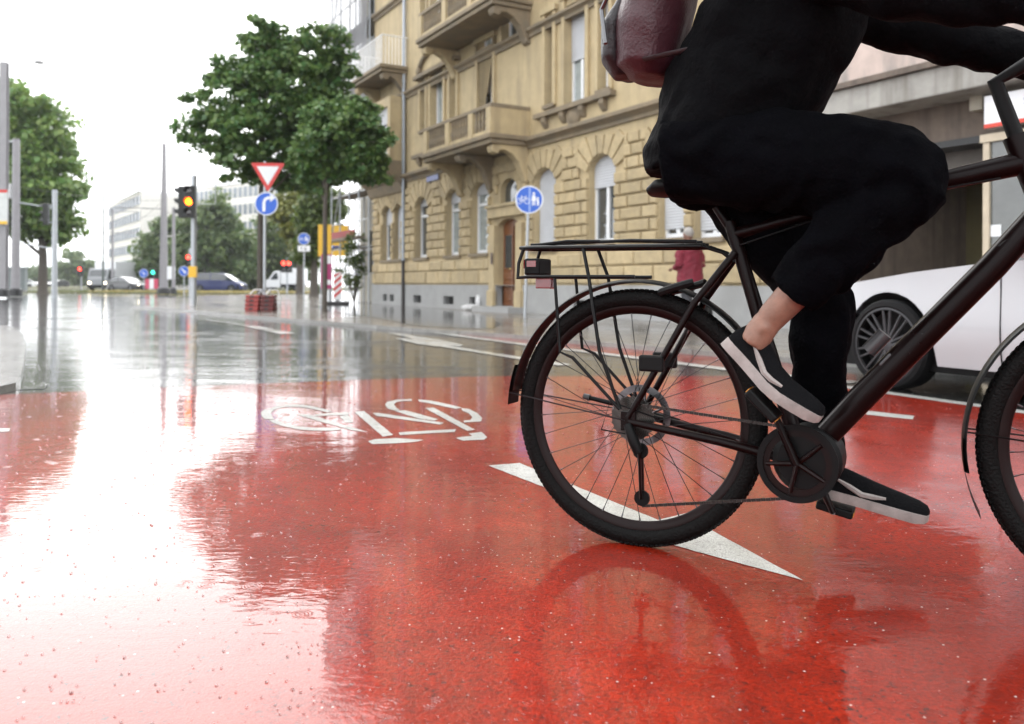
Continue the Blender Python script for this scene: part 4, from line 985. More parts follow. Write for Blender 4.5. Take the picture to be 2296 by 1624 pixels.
signal_head(t2, (-.42, -.02, zl), R(-82), {}, .125); MB().cyl((-.42, 0, zl + .42), (0, 0, zl + .42), .03, 6).cyl((-.42, 0, zl - .42), (0, 0, zl - .42), .03, 6).cyl((-.30, 0, zl + .42), (-.30, 0, zl - .42), .025, 6).build('bracket', M_galv, t2)
def small_signal(label, x, y, d, m, two=False, base_z=.05, r=.13):
    p = AT(x, y, d); o = empty('pedestrian_signal', (p.x, p.y, base_z), 0, label, 'traffic light'); z = p.z - base_z
    MB().tube([(0, 0.14, 0), (0, .14, z + .5)], .07, 10).build('post', M_galv, o, smooth=True)
    for k in ((-.2, .2) if two else (0,)): signal_head(o, (k, 0, z - .15), 0, {0: m}, r, 2)
small_signal('pedestrian signal showing red behind the amber traffic light', 424, 578, 46, M_redl, r=.12)
small_signal('pedestrian signal showing green beside the tall tapered mast', 345, 614, 84, M_green, r=.2)
small_signal('pair of red signals on one post before the white van', 643, 593, 64, M_redl, True, r=.16)
small_signal('small red signal far down the road beside the truck', 181, 606, 96, M_redl, r=.2)

# road signs: face frame is local x right, z up, facing -y
def sign_disc(o, c, r, m, rim=None, name='sign_face', th=.012, yaw=0.0):
    Rz = Matrix.Rotation(yaw, 3, 'Z'); Mq = Rz @ Matrix.Rotation(R(90), 3, 'X')
    b = MB().lathe([(.001, -th), (r, -th), (r, 0), (.001, 0)], 32, Mq, c).build(name, rim or m, o)
    if rim is not None: MB().lathe([(.001, .0012), (r*.925, .0012), (r*.925, -.002)], 32, Mq, c).build('face', m, b)
    return b
def flat(parent, name, poly, m, c, y=-.004, yaw=0.0, th=.002):
    Rz = Matrix.Rotation(yaw, 3, 'Z')
    def fr(x, z, h):
        v = Rz @ Vector((x, h, z)); return tuple(Vector(c) + v)
    return MB().prism(poly, y, y + th, fr).build(name, m, parent)
def ring_poly(cx, cz, r0, r1, n=16):
    """annulus as list of quads"""
    return [[(cx + r*math.cos(a), cz + r*math.sin(a)) for r, a in ((r0, 2*PI*k/n), (r1, 2*PI*k/n), (r1, 2*PI*(k+1)/n), (r0, 2*PI*(k+1)/n))] for k in range(n)]
def bar(p, q, w_):
    p, q = Vector(p), Vector(q); t = (q - p).normalized(); n = Vector((-t.y, t.x))*w_/2
    return [tuple(p+n), tuple(q+n), tuple(q-n), tuple(p-n)]
def multi(parent, name, polys, m, c, y, th=.002):
    mb = MB()
    for p in polys: mb.prism(p, y, y + th, lambda x, z, h: (c[0]+x, c[1]+h, c[2]+z))
    return mb.build(name, m, parent)
def bike_icon(s, ox, oz):
    P = []
    for cx in (-.5, .5): P += ring_poly(ox + cx*s, oz, .30*s, .40*s)
    for a, b in (((-.5, 0), (-.2, .5)), ((-.2, .5), (.3, .5)), ((-.5, 0), (.0, 0)), ((.0, 0), (.35, .5)), ((0, 0), (-.22, .62)), ((.5, 0), (.3, .62)), ((-.34, .64), (-.08, .64)), ((.3, .62), (.46, .70))):
        P.append(bar((ox + a[0]*s, oz + a[1]*s), (ox + b[0]*s, oz + b[1]*s), .09*s))
    return P
def walkers(s, ox, oz):
    P = [disc(ox, oz + .62*s, .13*s, .13*s, 0, 2*PI, 12)[:-1], [(ox-.16*s, oz+.45*s), (ox+.14*s, oz+.45*s), (ox+.22*s, oz-.12*s), (ox-.24*s, oz-.12*s)], bar((ox-.08*s, oz-.1*s), (ox-.12*s, oz-.6*s), .11*s), bar((ox+.08*s, oz-.1*s), (ox+.10*s, oz-.6*s), .11*s)]
    P += [disc(ox + .42*s, oz + .15*s, .10*s, .10*s, 0, 2*PI, 12)[:-1], [(ox+.33*s, oz+.03*s), (ox+.51*s, oz+.03*s), (ox+.55*s, oz-.32*s), (ox+.30*s, oz-.32*s)], bar((ox+.38*s, oz-.3*s), (ox+.36*s, oz-.62*s), .09*s), bar((ox+.47*s, oz-.3*s), (ox+.49*s, oz-.62*s), .09*s), bar((ox+.15*s, oz+.2*s), (ox+.38*s, oz-.05*s), .07*s)]
    return P
# give way + turn right
sp = AT(592, 640, 21.8); gs = empty('road_sign', (sp.x, sp.y, PZ), 0, 'red and white give way triangle above a blue turn right disc', 'road sign')
zy = AT(600, 392, 21.8).z - PZ; zb_ = AT(596, 457, 21.8).z - PZ
MB().tube([(0, .05, 0), (0, .05, zy + .35)], .038, 12).build('post', M_galv, gs, smooth=True)
def tri(r, rc=.0): return [(r*math.cos(a), r*math.sin(a)) for a in (R(150), R(270), R(30))]
def rtri(r, cr):
    pts = []
    for a in (150, 270, 390):
        cx, cz = (r - 2*cr)*math.cos(R(a)), (r - 2*cr)*math.sin(R(a))
        for k in range(5): b = R(a - 60 + 30*k); pts.append((cx + cr*math.cos(b), cz + cr*math.sin(b)))
    return pts
tc = (.09, 0, zy + .05); flat(gs, 'give_way_plate', rtri(.50, .025), M_redpaint, tc, -.012, R(4), .012); flat(gs, 'give_way_face', tri(.325), mat('sign_face_white', (.72, .73, .75), .35, vary=.05), tc, -.0145, R(4), .002)
dc = (.05, 0, zb_); sign_disc(gs, dc, .30, M_bluesign, M_white)
multi(gs, 'turn_arrow', [bar((-.06, -.20), (-.06, .03), .075)] + [[(-.06 + .13 + r*math.cos(a), .02 + r*math.sin(a)) for r, a in ((.0925, R(180-22.5*k)), (.1675, R(180-22.5*k)), (.1675, R(180-22.5*(k+1))), (.0925, R(180-22.5*(k+1))))] for k in range(4)] + [bar((.07, .15), (.11, .15), .075), [(.10, .26), (.23, .15), (.10, .04)]], M_white, dc, -.005)
# stack of rubber base plates round its foot
for j, (ox, mm) in enumerate(((-.20, mat('rubber_red', (.30, .05, .045), .6, vary=.25, scale=6)), (.19, mat('rubber_dark_red', (.11, .018, .016), .5, vary=.3, scale=6)))):
    for k in range(4):
        o = empty('rubber_base_plate', (sp.x + ox - .05, sp.y - .05, PZ + .105*k), R(3*k - 4), ('lowest', 'second', 'third', 'topmost')[k] + (' bright' if j == 0 else ' dark') + ' red rubber plate of its stack at the give way sign', 'base plate', 'rubber base plates stacked at the sign post')
        MB().box(-.175, .175, -.19, .19, .035, .10).build('plate', mm, o, bevel=.02); MB().box(-.155, .155, -.17, .17, 0, .035).build('foot', mm, o)
        MB().box(-.05, .05, -.193, -.189, .04, .085).build('socket', M_blk, o)
fr_ = empty('barrier_feet', (sp.x + .02, sp.y - .02, PZ + .42), R(5), 'pale folded barrier legs lying on top of the red rubber plates', 'barrier legs')
for k in range(3): MB().tube([(-.34 + .2*k, -.1, .02), (-.25 + .2*k, -.05, .13), (-.10 + .2*k, .05, .13), (-.05 + .2*k, .1, .02)], .016, 6).build('leg', M_white if k != 1 else M_galv, fr_)
# shared path sign at the house
sp2 = AT(1180, 640, 18.2); ss = empty('road_sign', (sp2.x, sp2.y, PZ), R(-4), 'blue disc with bicycle and walkers on a grey post before the house', 'road sign')
zz = AT(1187, 448, 18.2).z - PZ
MB().tube([(-.03, .05, 0), (.05, .05, zz + .28)], .032, 12).build('post', M_galv, ss, smooth=True)
dc = (.055, 0, zz); sign_disc(ss, dc, .30, M_bluesign, M_white); M_picto = mat('sign_picto', (.55, .60, .75), .4, vary=.05)
multi(ss, 'divider', [bar((.01, -.27), (.01, .27), .045)], mat('sign_divider', (.22, .33, .66), .4, vary=.05), dc, -.005)
multi(ss, 'bicycle_symbol', bike_icon(.165, -.13, -.03), M_picto, dc, -.0052); multi(ss, 'walkers_symbol', walkers(.21, .10, .0), M_white, dc, -.0052)
# its twin further on, with a plate below
sp3 = AT(681, 640, 42); s3 = empty('road_sign', (sp3.x, sp3.y, PZ), 0, 'blue shared path disc over a white plate behind the maple trunk', 'road sign')
zz = AT(680, 536, 42).z - PZ
MB().tube([(0, .05, 0), (0, .05, zz + .3)], .035, 10).build('post', M_galv, s3, smooth=True)
sign_disc(s3, (0, 0, zz), .30, M_bluesign, M_white); multi(s3, 'bicycle_symbol', bike_icon(.165, -.12, -.03), M_picto, (0, 0, zz), -.005); multi(s3, 'walkers_symbol', walkers(.21, .10, .0), M_white, (0, 0, zz), -.005)
MB().box(-.30, .30, 0, .015, zz - .62, zz - .33).build('plate', M_white, s3); multi(s3, 'plate_symbol', [bar((-.12, -.05), (-.12, .07), .04), bar((.02, -.05), (.14, -.05), .04), bar((.06, -.05), (.06, .07), .04)], M_blk, (0, -.002, zz - .475), -.003)
def post_sign(label, x, d, yc, kind='disc', r=.3, m=None, base=.05):
    p = AT(x, 640, d); z = AT(x, yc, d).z - base; o = empty('road_sign', (p.x, p.y, base), 0, label, 'road sign')
    MB().tube([(0, .05, 0), (0, .05, z + .3)], .035, 8).build('post', M_galv, o, smooth=True)
    sign_disc(o, (0, 0, z), r, m or M_bluesign, M_white); multi(o, 'arrow_symbol', [bar((-.14, .14), (.06, -.06), .07), [(.13, -.13), (.13, .03), (-.03, -.13)]], M_white, (0, 0, z), -.005)
post_sign('blue keep right disc behind the dark saloon car', 322, 80, 613, r=.42)
post_sign('blue keep right disc on the post of the red pedestrian signal', 412, 50, 608, r=.30)
# direction boards, advertising banner, hazard beacon
def board(label, x0, x1, y0, y1, d, m, fields=(), name='direction_sign', posts=2, cat_='road sign', yaw=0.0):
    a = AT(x0, y1, d); b = AT(x1, y0, d); o = empty(name, ((a.x+b.x)/2, d, PZ), yaw, label, cat_); hw_ = (b.x-a.x)/2; z0, z1 = a.z - PZ, b.z - PZ
    for k in range(posts): xx = 0 if posts == 1 else (-.6 + 1.2*k)*hw_; MB().cyl((xx, .06, 0), (xx, .06, z1 - .05), .035, 8).build('post', M_galv, o)
    bd_ = MB().box(-hw_, hw_, 0, .03, z0, z1).build('board', m, o, bevel=.004)
    for fx0, fx1, fz0_, fz1_, fm in fields:
        MB().box(-hw_ + 2*hw_*fx0, -hw_ + 2*hw_*fx1, -.004, .001, z0 + (z1-z0)*fz0_, z0 + (z1-z0)*fz1_).build('field', fm, bd_)
board('narrow upright yellow direction sign behind the slim maple trunk', 713, 743, 504, 575, 33, M_yellow)
board('yellow direction sign with white and blue fields before the scaffolding', 745, 783, 506, 574, 36.5, M_yellow, [(.02, .98, .62, .76, M_white), (.0, .5, .22, .33, M_bluesign), (.08, .4, .25, .30, M_white)])
board('magenta and white advertising banner under the yellow direction sign', 720, 744, 570, 648, 31, mat('banner_magenta', (.38, .03, .14), .5, vary=.1), [(.50, .95, .72, .96, M_white), (.50, .95, .12, .26, M_white)], 'advertising_banner', 2, 'banner')
hb = AT(757, 640, 29.5); hz_ = empty('hazard_beacon', (hb.x, hb.y, PZ), 0, 'red and white striped hazard beacon before the scaffolding', 'hazard beacon')
MB().box(-.14, .14, 0, .04, .16, 1.12).build('panel', M_white, hz_, bevel=.02); MB().box(-.35, .35, -.18, .22, 0, .10).build('foot', M_blk, hz_, bevel=.02); MB().box(-.03, .03, .0, .04, .09, .16).build('stem', M_blk, hz_)
for k in range(4):
    z = .20 + .24*k; pl = [(-.14, z), (.14, z + .24), (.14, z + .36), (-.14, z + .12)]
    pl = [(x, min(q, 1.11)) for x, q in pl]; multi(hz_, 'red_stripe', [pl], M_redpaint, (0, 0, 0), -.003)
# red and white site barrier on the verge
bb = AT(340, 640, 82); sb_ = empty('site_barrier', (bb.x, bb.y, .1), 0, 'pink and white site barrier standing beside the tall mast', 'barrier')
for k in range(3): MB().box(-.62 + .42*k, -.22 + .42*k, -.05, .05, .15, 1.1).build('barrier_panel', mat('barrier_pink', (.55, .06, .12), .5, vary=.1) if k != 1 else M_white, sb_, bevel=.03)
for k in (-.5, .5): MB().box(k-.06, k+.06, -.25, .25, 0, .15).build('foot', M_blk, sb_)
# white plastic bag left against the house
bg = G(1060, 696, PZ); bag = empty('plastic_bag', tuple(bg), R(8), 'crumpled white plastic bag on the pavement by the house door', 'bag')
def lump(c, r, seed, n=14, k=9):
    rg = np.random.default_rng(seed); rows = []
    for i in range(k):
        t = PI*i/(k-1); row = []
        for j in range(n):
            a = 2*PI*j/n; w_ = 1 + .16*math.sin(3*a + seed) + .12*math.sin(5*a + 2*t + seed) + .07*rg.normal()
            row.append((c[0] + r[0]*math.sin(t)*math.cos(a)*w_, c[1] + r[1]*math.sin(t)*math.sin(a)*w_, max(0, c[2] + r[2]*math.cos(t)*w_)))
        rows.append(row)
    return MB().grid(rows, True)
M_bag = mat('white_plastic', (.74, .74, .74), .3, vary=.06, transl=.25)
lump((-.08, 0, .07), (.22, .14, .085), 3).build('body', M_bag, bag, smooth=True); lump((.15, 0, .2), (.075, .08, .19), 5).build('neck', M_bag, bag, smooth=True)
# ================================================================ vehicles
M_silver = mat('car_silver_white', (.40, .415, .43), .32, metal=.1, vary=.03, scale=2, coat=1.0, coat_rough=.04)
M_blue = mat('van_dark_blue', (.008, .018, .10), .35, vary=.06, coat=.3, coat_rough=.05)
M_vanwhite = mat('van_white', (.70, .71, .72), .35, vary=.05, coat=.6)
M_cardark = mat('car_dark_grey', (.035, .037, .04), .3, vary=.08, coat=1.0)
M_carpale = mat('car_pale_silver', (.48, .50, .52), .3, metal=.4, vary=.05, coat=1.0)
M_tyre = mat('tyre_rubber', (.006, .006, .0065), .8, vary=.25, scale=20, bump=.3, bscale=80, spec=.2)
M_rim = mat('alloy_dark', (.05, .05, .053), .4, metal=.6, vary=.15)
M_rim2 = mat('alloy_bright', (.45, .46, .47), .35, metal=.8, vary=.15)
M_plastic = mat('black_plastic', (.003, .003, .0032), .5, vary=.2, spec=.15)
M_lampglass = mat('lamp_glass', (.62, .64, .68), .1, vary=.2, scale=18, coat=1.0, coat_rough=.02)
M_carglass = mat('car_glass', (.03, .036, .04), .04, vary=.2, coat=1, coat_rough=.02)
M_redlens = mat('red_lens', (.16, .008, .010), .2, vary=.15, coat=1.0)

def wheel(parent, x, y, r, wd, side, rim, spokes=10, double=False):
    """side = +1 when the outer face looks to +y"""
    Mq = Matrix.Rotation(R(-90*side), 3, 'X'); k = 1.19 if double else 1.0; kk = k
    o = MB().lathe([(r*.66*k, -wd*.5), (r*max(.80, .70*k), -wd*.52), (r*.95, -wd*.48), (r, -wd*.36), (r, wd*.36), (r*.95, wd*.48), (r*max(.80, .72*k), wd*.52), (r*.68*k, wd*.47), (r*.66*k, wd*.30)], 40, Mq, (x, y, r)).build('wheel', M_tyre, parent, smooth=30)
    rm = MB().lathe([(r*.685*k, wd*.47), (r*.66*k, wd*.50), (r*.63*k, wd*.44), (r*.62*k, wd*.1), (r*.3, wd*.02), (.001, wd*.02)], 40, Mq, (x, y, r)).build('rim', M_plastic, o, smooth=30)
    sp = MB(); hub = Vector((x, y, r))
    for n_ in range(spokes):
        for s in ((-1, 1) if double else (0,)):
            a = 2*PI*n_/spokes; a1 = a + s*.5*2*PI/spokes*.62
            p = [Vector((math.cos(a)*r*.10, math.sin(a)*r*.10, wd*.40)), Vector((math.cos(a1)*r*.64*k, math.sin(a1)*r*.64*k, wd*.46))]
            sp.tube([hub + Mq @ q for q in p], [r*.040, r*.026], 6)
    sp.lathe([(r*.65*k, wd*.40), (r*.685*k, wd*.49), (r*.65*k, wd*.50)], 40, Mq, hub).lathe([(.14*r, wd*.3), (.14*r, wd*.46), (.001, wd*.48)], 16, Mq, hub)
    sp.build('spokes', rim, rm, smooth=30)
    return o
def ip(xs, ys, x): return float(np.interp(x, xs, ys))
def car(name, label, loc, yaw, body, L_, W_, zs, hw, wheels, r, roof, belt, mats, lamp=None, cat_='car', rim=None, spokes=5, sill=.22, crown=.05, double=False, group=None, seams=(), mirror_x=None, tumble=.80):
    """nose at x = L_, tail at 0.  zs / hw: (x, shoulder height) and (x, half width) tables; roof: (x, z) outline from windscreen foot to rear; belt: shoulder inset"""
    o = empty(name, loc, yaw, label, cat_, group)
    zx, zz = zip(*zs); hx, hh = zip(*hw)
    st = sorted(set(list(np.linspace(0, L_, 46)) + [w_ + r*1.16*math.cos(a) for w_ in wheels for a in np.linspace(0, PI, 15)]))
    rows = []
    for x in st:
        zt = ip(zx, zz, x); w_ = ip(hx, hh, x); zb = sill + (.10*max(0, (x - (L_ - .5))/.5) if x > L_ - .5 else 0)
        for wc in wheels:
            if abs(x - wc) < r*1.16: zb = max(zb, r + math.sqrt((r*1.16)**2 - (x - wc)**2))
        ring = []
        for k in range(8):
            u = k/7; z = zb + (zt - zb)*u
            v = (z - sill)/(max(zz) - sill); y = w_*(1 - .05*(1 - v)**2 - .035*max(0, v - .55)**1.3*2 + .012*math.sin(v*PI*2.2))
            ring.append((x, y, z))
        yt = ring[-1][1]
        for k in range(1, 7):
            f = k/6; ring.append((x, yt*(1 - f), zt + crown*(1 - (1 - f)**2)*min(1, .3 + (w_/max(hh))*.7)))
        rows.append(ring)
    n = len(rows[0]); allr = []
    for ring in rows: allr.append(ring + [(p[0], -p[1], p[2]) for p in ring[-2::-1]])
    mb = MB().grid(allr); mb.add(allr[0], [tuple(range(len(allr[0])))]); mb.add(allr[-1], [tuple(range(len(allr[-1])))])
    b = mb.build('body', body, o, smooth=35)
    MB().box(.25, L_ - .25, -W_/2 + .12, W_/2 - .12, sill - .05, min(zz)*.9).build('underbody', M_plastic, o)
    for wc in wheels:
        for s in (1, -1): wheel(o, wc, s*(W_/2 - .13), r, .22, s, rim or M_rim2, spokes, double)
    # cabin: lofted from belt to roof
    rx0, rx1 = roof[0][0], roof[-1][0]; xs = np.linspace(min(rx0, rx1), max(rx0, rx1), 26); px_, pz_ = zip(*sorted(roof)); rr = []
    for x in xs:
        zr_ = ip(px_, pz_, x); zb = ip(zx, zz, x) - .01; w_ = ip(hx, hh, x) - belt; t = (zr_ - zb)/(max(pz_) - zb + 1e-6); wt = w_*(1 - (1 - tumble)*t)
        side = [(x, w_ + (wt - w_)*u, zb + (zr_ - zb)*u*.94) for u in (0, .33, .66, 1)]
        rr.append(side + [(x, wt*f, zb + (zr_ - zb)*(.94 + .06*(1 - f**2))) for f in (.85, .5, 0)] + [(x, -wt*f, zb + (zr_ - zb)*(.94 + .06*(1 - f**2))) for f in (.5, .85)] + [(x, -p[1], p[2]) for p in side[::-1]])
    MB().grid(rr).build('cabin', M_carglass, o, smooth=35, recalc=True)
    # roof skin and pillars over the glass
    top = [x for x in xs if ip(px_, pz_, x) > max(pz_) - .16]
    rf = []
    for x in np.linspace(min(top) - .05, max(top) + .05, 12):
        zr_ = ip(px_, pz_, x) + .006; zb = ip(zx, zz, x); w_ = (ip(hx, hh, x) - belt)*(tumble + .012); rf.append([(x, w_*f, zr_ - (zr_ - zb)*.06*f**2 - (.03 if abs(f) > .99 else 0)) for f in (-1, -.85, -.5, 0, .5, .85, 1)])
    MB().grid(rf).build('roof', body, o, smooth=35)
    pil = MB(); mx_ = max(pz_)
    for s in (1, -1):
        for xa, xb in ((max(rx0, rx1), max(top)), (min(rx0, rx1), min(top)), ((min(top)+max(top))/2, (min(top)+max(top))/2)):
            wa = ip(hx, hh, xa) - belt + .004; wb = (ip(hx, hh, xb) - belt)*tumble + .008
            pil.tube([(xa, s*wa, ip(zx, zz, xa)), (xb, s*wb, ip(px_, pz_, xb) - .05)], .035, 6)
    pil.build('pillar', body, o, smooth=True)
    zl = ip(zx, zz, L_ - .12)
    for s in (1, -1):
        yl = s*(ip(hx, hh, L_ - .10) - .10)
        lm = lamp or M_lampglass
        MB().obox((L_ - .16, yl - s*.02, zl - .09), (.20, .24, .12), Matrix.Rotation(-s*R(34), 3, 'Z')).build('headlight', lm, o, bevel=.03)
        MB().box(-.015, .06, s*(ip(hx, hh, 0) - .12) - .1, s*(ip(hx, hh, 0) - .12) + .1, ip(zx, zz, 0) - .22, ip(zx, zz, 0) - .06).build('tail_light', M_redlens, o, bevel=.01)
    MB().box(L_ - .03, L_ + .012, -.45, .45, .38, zl - .14).build('grille', M_plastic, o, bevel=.01)
    MB().box(L_ - .16, L_ + .015, -W_/2*.52, W_/2*.52, .18, .30).build('bumper_lip', M_plastic, o, bevel=.02)
    for sx in seams:
        for s in (1, -1):
            pts = [(sx, s*(ip(hx, hh, sx)*(1 - .05*(1 - v)**2 - .035*max(0, v - .55)**1.3*2 + .012*math.sin(v*PI*2.2)) + .001), sill + v*(ip(zx, zz, sx) - sill)) for v in np.linspace(.05, 1, 12)]
            MB().tube(pts, .005, 5).build('door_seam', M_plastic, o)
    if mirror_x:
        for s in (1, -1):
            m_ = lump((mirror_x, s*(W_/2 + .06), ip(zx, zz, mirror_x) + .10), (.10, .12, .075), 2, 14, 9).build('mirror', body, o, smooth=True)
            MB().box(mirror_x - .06, mirror_x - .01, s*(W_/2 - .06) - .05, s*(W_/2 - .06) + .05, ip(zx, zz, mirror_x) + .0, ip(zx, zz, mirror_x) + .08).build('mirror_foot', M_plastic, m_)
    return o
# silver-white saloon standing beyond the crossing: heading away along the street
hd_ = Vector((160 - CX, FPX, 0)).normalized(); fw = G(1985, 874); left = Vector((-hd_.y, hd_.x, 0))
CL, CW = 4.65, 1.82; cyaw = math.atan2(hd_.y, hd_.x)
cl = fw - hd_*3.80 - left*(CW/2 - .02)     # car origin: tail, middle
car('parked_car', 'silver white saloon car with dark multi spoke wheels behind the cyclist', (cl.x, cl.y, 0), cyaw, M_silver, CL, CW,
    [(0, .86), (.15, .95), (.9, .97), (2.0, .94), (3.0, .90), (3.6, .84), (4.2, .76), (4.5, .68), (4.65, .58)],
    [(0, .70), (.2, .84), (.8, .90), (2.5, .91), (3.6, .90), (4.1, .86), (4.4, .76), (4.56, .62), (4.65, .42)], (.95, 3.80), .325,
    [(3.05, .95), (2.35, 1.36), (1.9, 1.43), (1.2, 1.40), (.35, .99)], .07, None, rim=M_rim, spokes=10, double=True, sill=.20, seams=(2.95, 1.9), mirror_x=2.75)
road_yaw = lambda x, d, vx: 0
def at_ground(x, d): p = AT(x, 640, d); return (p.x, p.y, 0.0)
# dark blue minivan crossing on the far carriageway, nose to the right
p = at_ground(494, 78)
car('minivan', 'dark blue minivan with lit headlamp crossing beyond the verge', (p[0] - 2.3, p[1], 0), R(-6), M_blue, 4.75, 1.9,
    [(0, 1.0), (.1, 1.12), (3.4, 1.08), (4.0, 1.0), (4.5, .84), (4.75, .70)], [(0, .80), (.2, .92), (3.8, .94), (4.4, .84), (4.75, .55)], (.85, 3.85), .33,
    [(4.1, 1.05), (3.1, 1.70), (2.4, 1.80), (.5, 1.76), (.05, 1.15)], .05, None, lamp=M_head, cat_='van', tumble=.86)
# dark saloon with pale bonnet turning
p = at_ground(285, 86)
car('saloon_car', 'dark saloon car with pale bonnet and lit headlamps beside the truck', (p[0] - 1.9, p[1] + .9, 0), R(-26), M_cardark, 4.5, 1.8,
    [(0, .90), (.2, .98), (2.9, .94), (3.6, .86), (4.3, .74), (4.5, .62)], [(0, .72), (.2, .86), (3.6, .90), (4.3, .76), (4.5, .5)], (.9, 3.65), .32,
    [(3.2, .95), (2.4, 1.40), (1.8, 1.46), (1.0, 1.42), (.3, 1.0)], .07, None, lamp=M_head)
# far traffic
for k, (x, d, yw, mm, lab) in enumerate(((80, 150, 205, M_vanwhite, 'white car far down the road right of the cabinet'), (150, 165, 250, M_cardark, 'dark car far down the wide road'), (115, 185, 250, M_vanwhite, 'white car queueing far down the road'))):
    p = at_ground(x, d)
    car('far_car', lab, (p[0], p[1], 0), R(yw), mm, 4.4, 1.8, [(0, .90), (.2, .98), (2.9, .94), (3.6, .86), (4.4, .64)], [(0, .72), (.2, .86), (3.6, .90), (4.4, .5)], (.9, 3.6), .32,
        [(3.1, .95), (2.3, 1.42), (1.0, 1.42), (.3, 1.0)], .07, None, lamp=M_head if k == 1 else None)
# box trucks: cab + box
def box_truck(name, label, loc, yaw, L_, box_w, box_h, cab_l, cab_h, mbox, mcab, lamps, dark_low=False):
    o = empty(name, loc, yaw, label, 'truck'); bl = L_ - cab_l - .08
    MB().box(0, bl, -box_w/2, box_w/2, .75, .75 + box_h).build('cargo_box', mbox, o, bevel=.03)
    for k in range(5): MB().box(bl*(k+.5)/5 - .02, bl*(k+.5)/5 + .02, -box_w/2 - .012, -box_w/2 + .01, .78, .72 + box_h).build('box_rib', mbox, o)
    MB().box(.1, L_ - .2, -.45, .45, .45, .749).build('chassis', M_plastic, o)
    x0 = bl + .08; w2 = box_w*.46
    q = [(x0, .40), (L_, .40), (L_ + .04, .75), (L_ - .10, 1.12), (L_ - .75, 1.30), (L_ - 1.25, cab_h - .12), (L_ - 1.5, cab_h), (x0, cab_h)] if cab_l > 1.9 else [(x0, .45), (L_, .45), (L_ + .03, 1.2), (L_ - .05, 1.5), (L_ - .35, cab_h - .1), (L_ - .5, cab_h), (x0, cab_h)]
    cb_ = MB().prism(q, -w2, w2, lambda x, z, h: (x, h, z)).build('cab', mcab, o, bevel=.06)
    if cab_l > 1.9: MB().add([(L_ - .735, -w2*.84, 1.35), (L_ - .735, w2*.84, 1.35), (L_ - 1.235, w2*.80, cab_h - .14), (L_ - 1.235, -w2*.80, cab_h - .14)], [(0, 1, 2, 3)]).build('windscreen', M_carglass, cb_)
    else: MB().add([(L_ - .045, -w2*.88, 1.52), (L_ - .045, w2*.88, 1.52), (L_ - .325, w2*.84, cab_h - .14), (L_ - .325, -w2*.84, cab_h - .14)], [(0, 1, 2, 3)]).build('windscreen', M_carglass, cb_)
    for s in (1, -1):
        MB().prism([(x0 + .25, 1.25), (L_ - (.95 if cab_l > 1.9 else .25), 1.25), (L_ - (1.4 if cab_l > 1.9 else .42), cab_h - .2), (x0 + .25, cab_h - .2)], s*w2 - .01, s*w2 + .012, lambda x, z, h: (x, h, z)).build('side_window', M_carglass, cb_)
        MB().box(L_ - .02, L_ + .06, s*w2*.78 - .14, s*w2*.78 + .14, .72, .92).build('headlight', lamps, o, bevel=.02)
        for wx in (.9, L_ - .75): wheel(o, wx, s*(box_w/2 - .22), .36, .24, s, M_rim2, 6)
        MB().box(x0 + .5, x0 + .62, s*(w2 + .08) - .06, s*(w2 + .08) + .06, 1.35, 1.75).build('mirror', M_plastic, o)
    MB().box(L_ - .05, L_ + .07, -w2, w2, .30, .60).build('bumper', M_plastic, o, bevel=.03); MB().box(-.05, .0, -box_w/2*.9, box_w/2*.9, .45, .6).build('rear_bumper', M_redlens, o)
    return o
p = at_ground(686, 93)
box_truck('box_van', 'white box van with long cargo body stopped before the trees', (p[0], p[1], 0), R(180 + 4), 4.6, 2.0, 1.75, 2.0, 2.2, M_vanwhite, M_vanwhite, M_lampglass)
p = at_ground(216, 90)
box_truck('delivery_truck', 'white delivery truck with both headlights lit driving towards the crossing', (p[0] + .4, p[1] + 6, 0), R(-90 - 3), 6.0, 2.35, 2.4, 1.5, 2.35, M_vanwhite, mat('truck_cab', (.25, .26, .27), .4, vary=.1), M_head)

# ================================================================ the bicycle
BYAW = R(-27.0); bp0 = G(1425, 1225)
bk = empty('bicycle', (bp0.x, bp0.y, .005), BYAW, 'black trekking bicycle with rear rack and mudguards ridden over the red crossing', 'bicycle')
M_frame = mat('frame_black_redcast', (.0045, .0012, .0012), .3, vary=.2, scale=9, spec=.12)  # black paint tinted maroon: red reflection of the ground put into the colour
M_btyre = mat('bicycle_tyre', (.0022, .0019, .0018), .6, vary=.25, scale=30, bump=.5, bscale=160, spec=.12)
M_brim = mat('bicycle_rim_redcast', (.007, .0016, .0014), .4, vary=.2, spec=.15)  # dark rim, reddened in colour for the glow off the red surface
M_steel = mat('wet_steel', (.14, .14, .145), .3, metal=.9, vary=.2, scale=20)
M_spoke = mat('spoke_steel', (.04, .04, .042), .35, metal=.9, vary=.1)
M_guard = mat('mudguard_black', (.0022, .0022, .0023), .38, vary=.2, spec=.18)
M_refl = mat('reflector_grey', (.035, .034, .036), .35, vary=.25)
RW = .362
